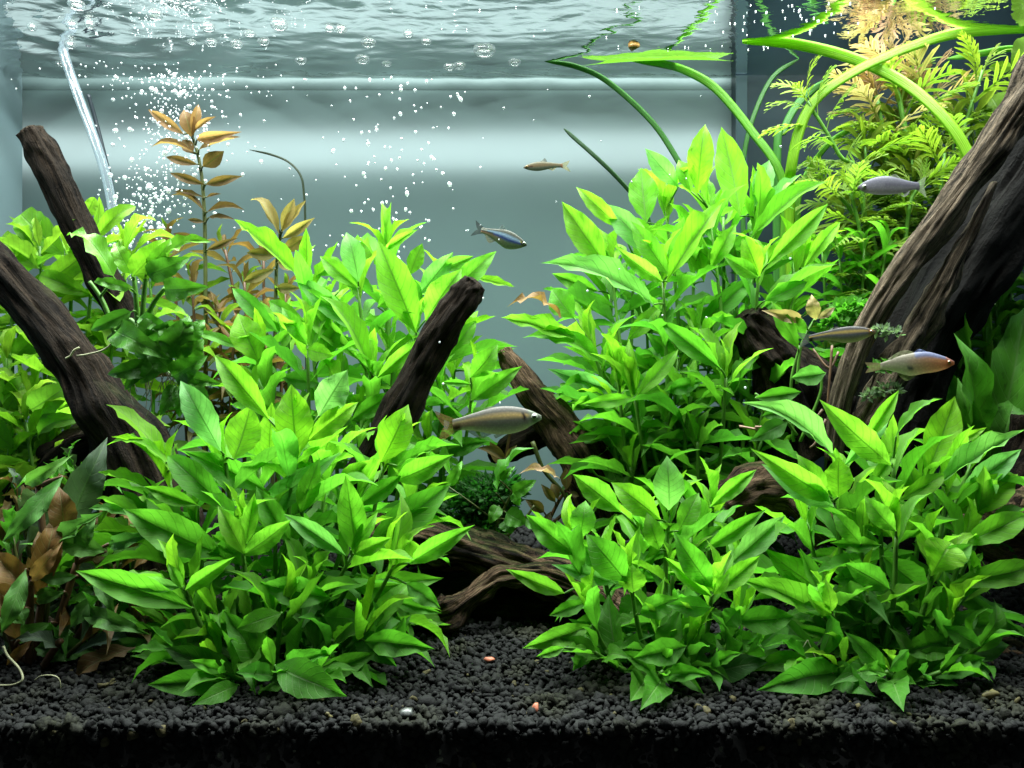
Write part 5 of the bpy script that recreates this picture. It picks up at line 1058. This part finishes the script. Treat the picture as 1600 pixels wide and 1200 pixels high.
def c4(s, h):
    c = mixv((.31, .30, .32), (.22, .21, .28), (h+1)/2); c = mixv(c, (.52, .50, .44), band(h, -.8, .4)*(1-s))
    if s > .4: c = mixv(c, (.14, .12, .18), band(h, .05, .1)*1.2)
    c = mixv(c, (.2, .19, .25), band(h, .45-.2*s, .08)*.6)
    if s < .04: c = (.15, .14, .16)
    return c
fish('fish', 'pale violet grey fish facing left in front of the feathery plants', (1340, 293), (1448, 292), 44, 44.5, [.012, .075, .115, .14, .15, .145, .125, .10, .075, .062, .058], [.02, .07, .10, .118, .125, .125, .122, .10, .075, .055, .05], c4,
     [('dorsal_fin', (.46, .64), (.03, .01), 1, (.3, .32, .26)), ('anal_fin', (.58, .78), (.05, .05), -1, (.40, .38, .42))], (.095, .005), thick=.42, tailcol=(.35, .42, .28), taill=.15, tailh=.17, fork=.3, er=.036, hs=1.05)
def c5(s, h):
    c = mixv((.32, .36, .24), (.16, .15, .15), (h+.7)); c = mixv(c, (.25, .25, .38), band(h, 0, .25)*.7)
    c = mixv(c, (1.0, .72, .24), band(h, .36-.1*s, .22)*2 if s > .1 else 0)
    if h < -.55: c = mixv(c, (.42, .46, .14), .7)
    if s < .12: c = mixv(c, (.45, .28, .08), .5)
    if s > .95 and h < .1: c = (.02, .02, .02)
    return c
fish('fish', 'slim fish with a golden stripe facing right before the trunk', (1368, 518), (1247, 531), 36.5, 37.4, [.012, .05, .075, .088, .094, .09, .082, .07, .06, .05, .042], [.015, .06, .095, .115, .12, .112, .085, .06, .048, .042, .04], c5,
     [('dorsal_fin', (.46, .62), (.02, .01), 1, (.18, .17, .16)), ('anal_fin', (.52, .70), (.035, .01), -1, (.36, .40, .16))], (.065, .005), thick=.42, tailcol=(.16, .16, .16), taill=.17, tailh=.13, eyem=M_EYE_O, er=.028, hs=1.25)
def c6(s, h):
    c = mixv((.50, .52, .30), (.40, .36, .28), (h+.6)); c = mixv(c, (.85, .36, .14), (1.15-s*1.7)*1.0 if h < .55 else 0)
    if h > .45 and s < .55: c = mixv(c, (.22, .26, .48), .8)
    if s > .5: c = mixv(c, (.30, .28, .16), band(h, .1, .1)+band(h, .5, .1))
    if s < .1: c = mixv(c, (.55, .20, .08), .7)
    if .58 < s < .64 and -.5 < h < -.25: c = (.06, .09, .08)
    return c
fish('fish', 'pale orange fish with bluish back and trailing fins facing right on the trunk', (1491, 567), (1352, 574), 35.8, 36.6, [.02, .075, .11, .14, .155, .15, .14, .125, .10, .07, .045], [.02, .07, .10, .118, .125, .14, .15, .125, .085, .055, .04], c6,
     [('dorsal_fin', (.30, .48), (.05, .03), 1, (.22, .27, .50)), ('back_fin', (.5, .85), (.05, .03), 1, (.46, .46, .28)), ('anal_fin', (.48, .74), (.09, .02), -1, (.44, .46, .20))], (.075, .012), thick=.42, tailcol=(.45, .34, .18), taill=.2, tailh=.08, fork=.3, eyem=M_EYE_O, er=.03, hs=1.15, br=.9)

# ================================================================== air hose and bubbles
g = Geo(); hose = [P(*p) for p in ((96, 70, 54), (104, 98, 54), (122, 150, 54), (143, 205, 54), (162, 262, 54), (173, 310, 54), (181, 365, 54), (190, 430, 54), (200, 520, 54), (205, 640, 54))]
g.tube(hose, .30, .30, 14, 60)
single('air_hose', 'clear air hose curving down at left from the surface', 'hose', g.mesh('air_hose', M_TUBE), hose[0])
g = Geo(); g.tube([P(*p) for p in ((138, 148, 56.8), (150, 190, 57), (164, 245, 57), (176, 300, 57), (184, 400, 57))], .14, .14, 8, 30)  # shadow of the hose, built as a thin dark tube
single('hose_shadow', 'thin dark line behind the clear air hose, its shadow built as a tube', 'shadow_line', g.mesh('hose_shadow', plain('hose_shadow_grey', (.03, .04, .05, 1), .4)), P(138, 148, 57))

BUB = numpy_mesh('bubble', ICO_V*S, ICO_F, M_BUB)
rng = random.Random(11)
def bubble_at(px, py, d, r, sq=1.0):
    r *= .85; o = link('bubble', BUB); o.location = P(px, py, d)*S; o.scale = (r, r, r*sq); o.rotation_euler = (0, rng.uniform(-.5, .5), 0)
    return tag(o, 'white air bubble rising through the water at left', 'bubble', 'rising air bubbles')
cnt = 0
def plume(py):   # centre line and spread of the dense stream
    t = (py-110)/330
    return 262-40*t+25*math.sin(t*5), 70-10*t
while cnt < 190:
    py = 112+(rng.random()**.9)*330; cx, sp = plume(py); px = rng.gauss(cx, sp*.62)
    if px < 130: continue
    bubble_at(px, py, rng.uniform(49.5, 55.5), rng.choice((.09, .10, .12, .14, .17))*rng.uniform(.85, 1.2), rng.uniform(.8, 1.3)); cnt += 1
while cnt < 295:
    px, py = rng.gauss(610, 62), rng.uniform(120, 440)
    if px < 470 or px > 735: continue
    bubble_at(px, py, rng.uniform(46, 55), rng.choice((.065, .08, .09, .11, .13))*rng.uniform(.85, 1.15), rng.uniform(.9, 1.5)); cnt += 1
n = 900; pos, rad = [], []
for i in range(n):
    if i < 700:
        py = 112+(rng.random())*330; cx, sp = plume(py); px = rng.gauss(cx, sp*.5)
    elif i < 790: px, py = rng.uniform(150, 760), rng.uniform(118, 500)
    else: px, py = rng.gauss(265, 90), rng.uniform(95, 150)
    d = rng.uniform(49, 56); q = P(px, py, d)
    if q.z > Z_WATER-.15: q.z = Z_WATER-.15
    pos.append(q); rad.append(rng.uniform(.035, .075))
for i in range(140):        # specks under the surface and in the open water
    if i < 110: px, d = rng.uniform(1100, 1330) if i < 80 else rng.uniform(700, 1500), rng.uniform(45, 54); q = Vector(((px-800)/F*d, d, Z_WATER-.05))
    else: q = P(rng.uniform(420, 1420), rng.uniform(130, 640), rng.uniform(34, 36.5))
    pos.append(q); rad.append(rng.uniform(.025, .055))
pos, rad = np.array(pos), np.array(rad); n = len(pos)
V = ICO_V[None]*rad[:, None, None]+pos[:, None, :]
tag(link('bubble_mist', numpy_mesh('bubble_mist', V.reshape(-1, 3)*S, (ICO_F[None]+np.arange(n)[:, None, None]*len(ICO_V)).reshape(-1, 3), M_BUB)), 'mist of tiny air bubbles and specks in the stream at left', 'bubbles', kind='stuff')
# larger bubbles lying under the surface
import bmesh
bm = bmesh.new(); bmesh.ops.create_uvsphere(bm, u_segments=20, v_segments=12, radius=S); DOME = bpy.data.meshes.new('surface_bubble'); bm.to_mesh(DOME); bm.free()
DOME.polygons.foreach_set('use_smooth', [True]*len(DOME.polygons)); DOME.materials.append(M_BUB_BIG)
for px, py, w in ((120, 4, 34), (112, 36, 24), (140, 36, 20), (50, 40, 18), (110, 68, 22), (242, 20, 30), (325, 40, 26), (390, 48, 26), (436, 36, 34), (515, 42, 18), (532, 43, 20), (535, 42, 20), (412, 62, 24), (576, 64, 30), (638, 50, 20), (666, 62, 20), (757, 76, 44), (566, 90, 30), (604, 96, 20), (718, 100, 24), (702, 102, 24), (804, 94, 26), (330, 64, 24), (300, 62, 20), (95, 96, 22), (470, 92, 24), (370, 66, 26)):
    d = (Z_WATER+.1)*F/(600-py); r = w/2*.8*d/F
    o = link('surface_bubble', DOME); o.location = Vector(((px-800)/F*d, d, Z_WATER-.05))*S; o.scale = (r, r, r*.5)
    tag(o, {757: 'largest bubble at the surface, well right of the others but one', 804: 'rightmost bubble at the surface, beside the tip of the arching ribbon leaf', 50: 'leftmost bubble at the surface, left of the air hose'}.get(px, 'clear round bubble floating under the water surface'), 'bubble', 'large bubbles at the surface')
print('LEAVES', LEAVES, 'OBJECTS', len(bpy.data.objects), 'TRIS', sum(len(o.data.polygons) for o in bpy.data.objects if o.type == 'MESH')*2)
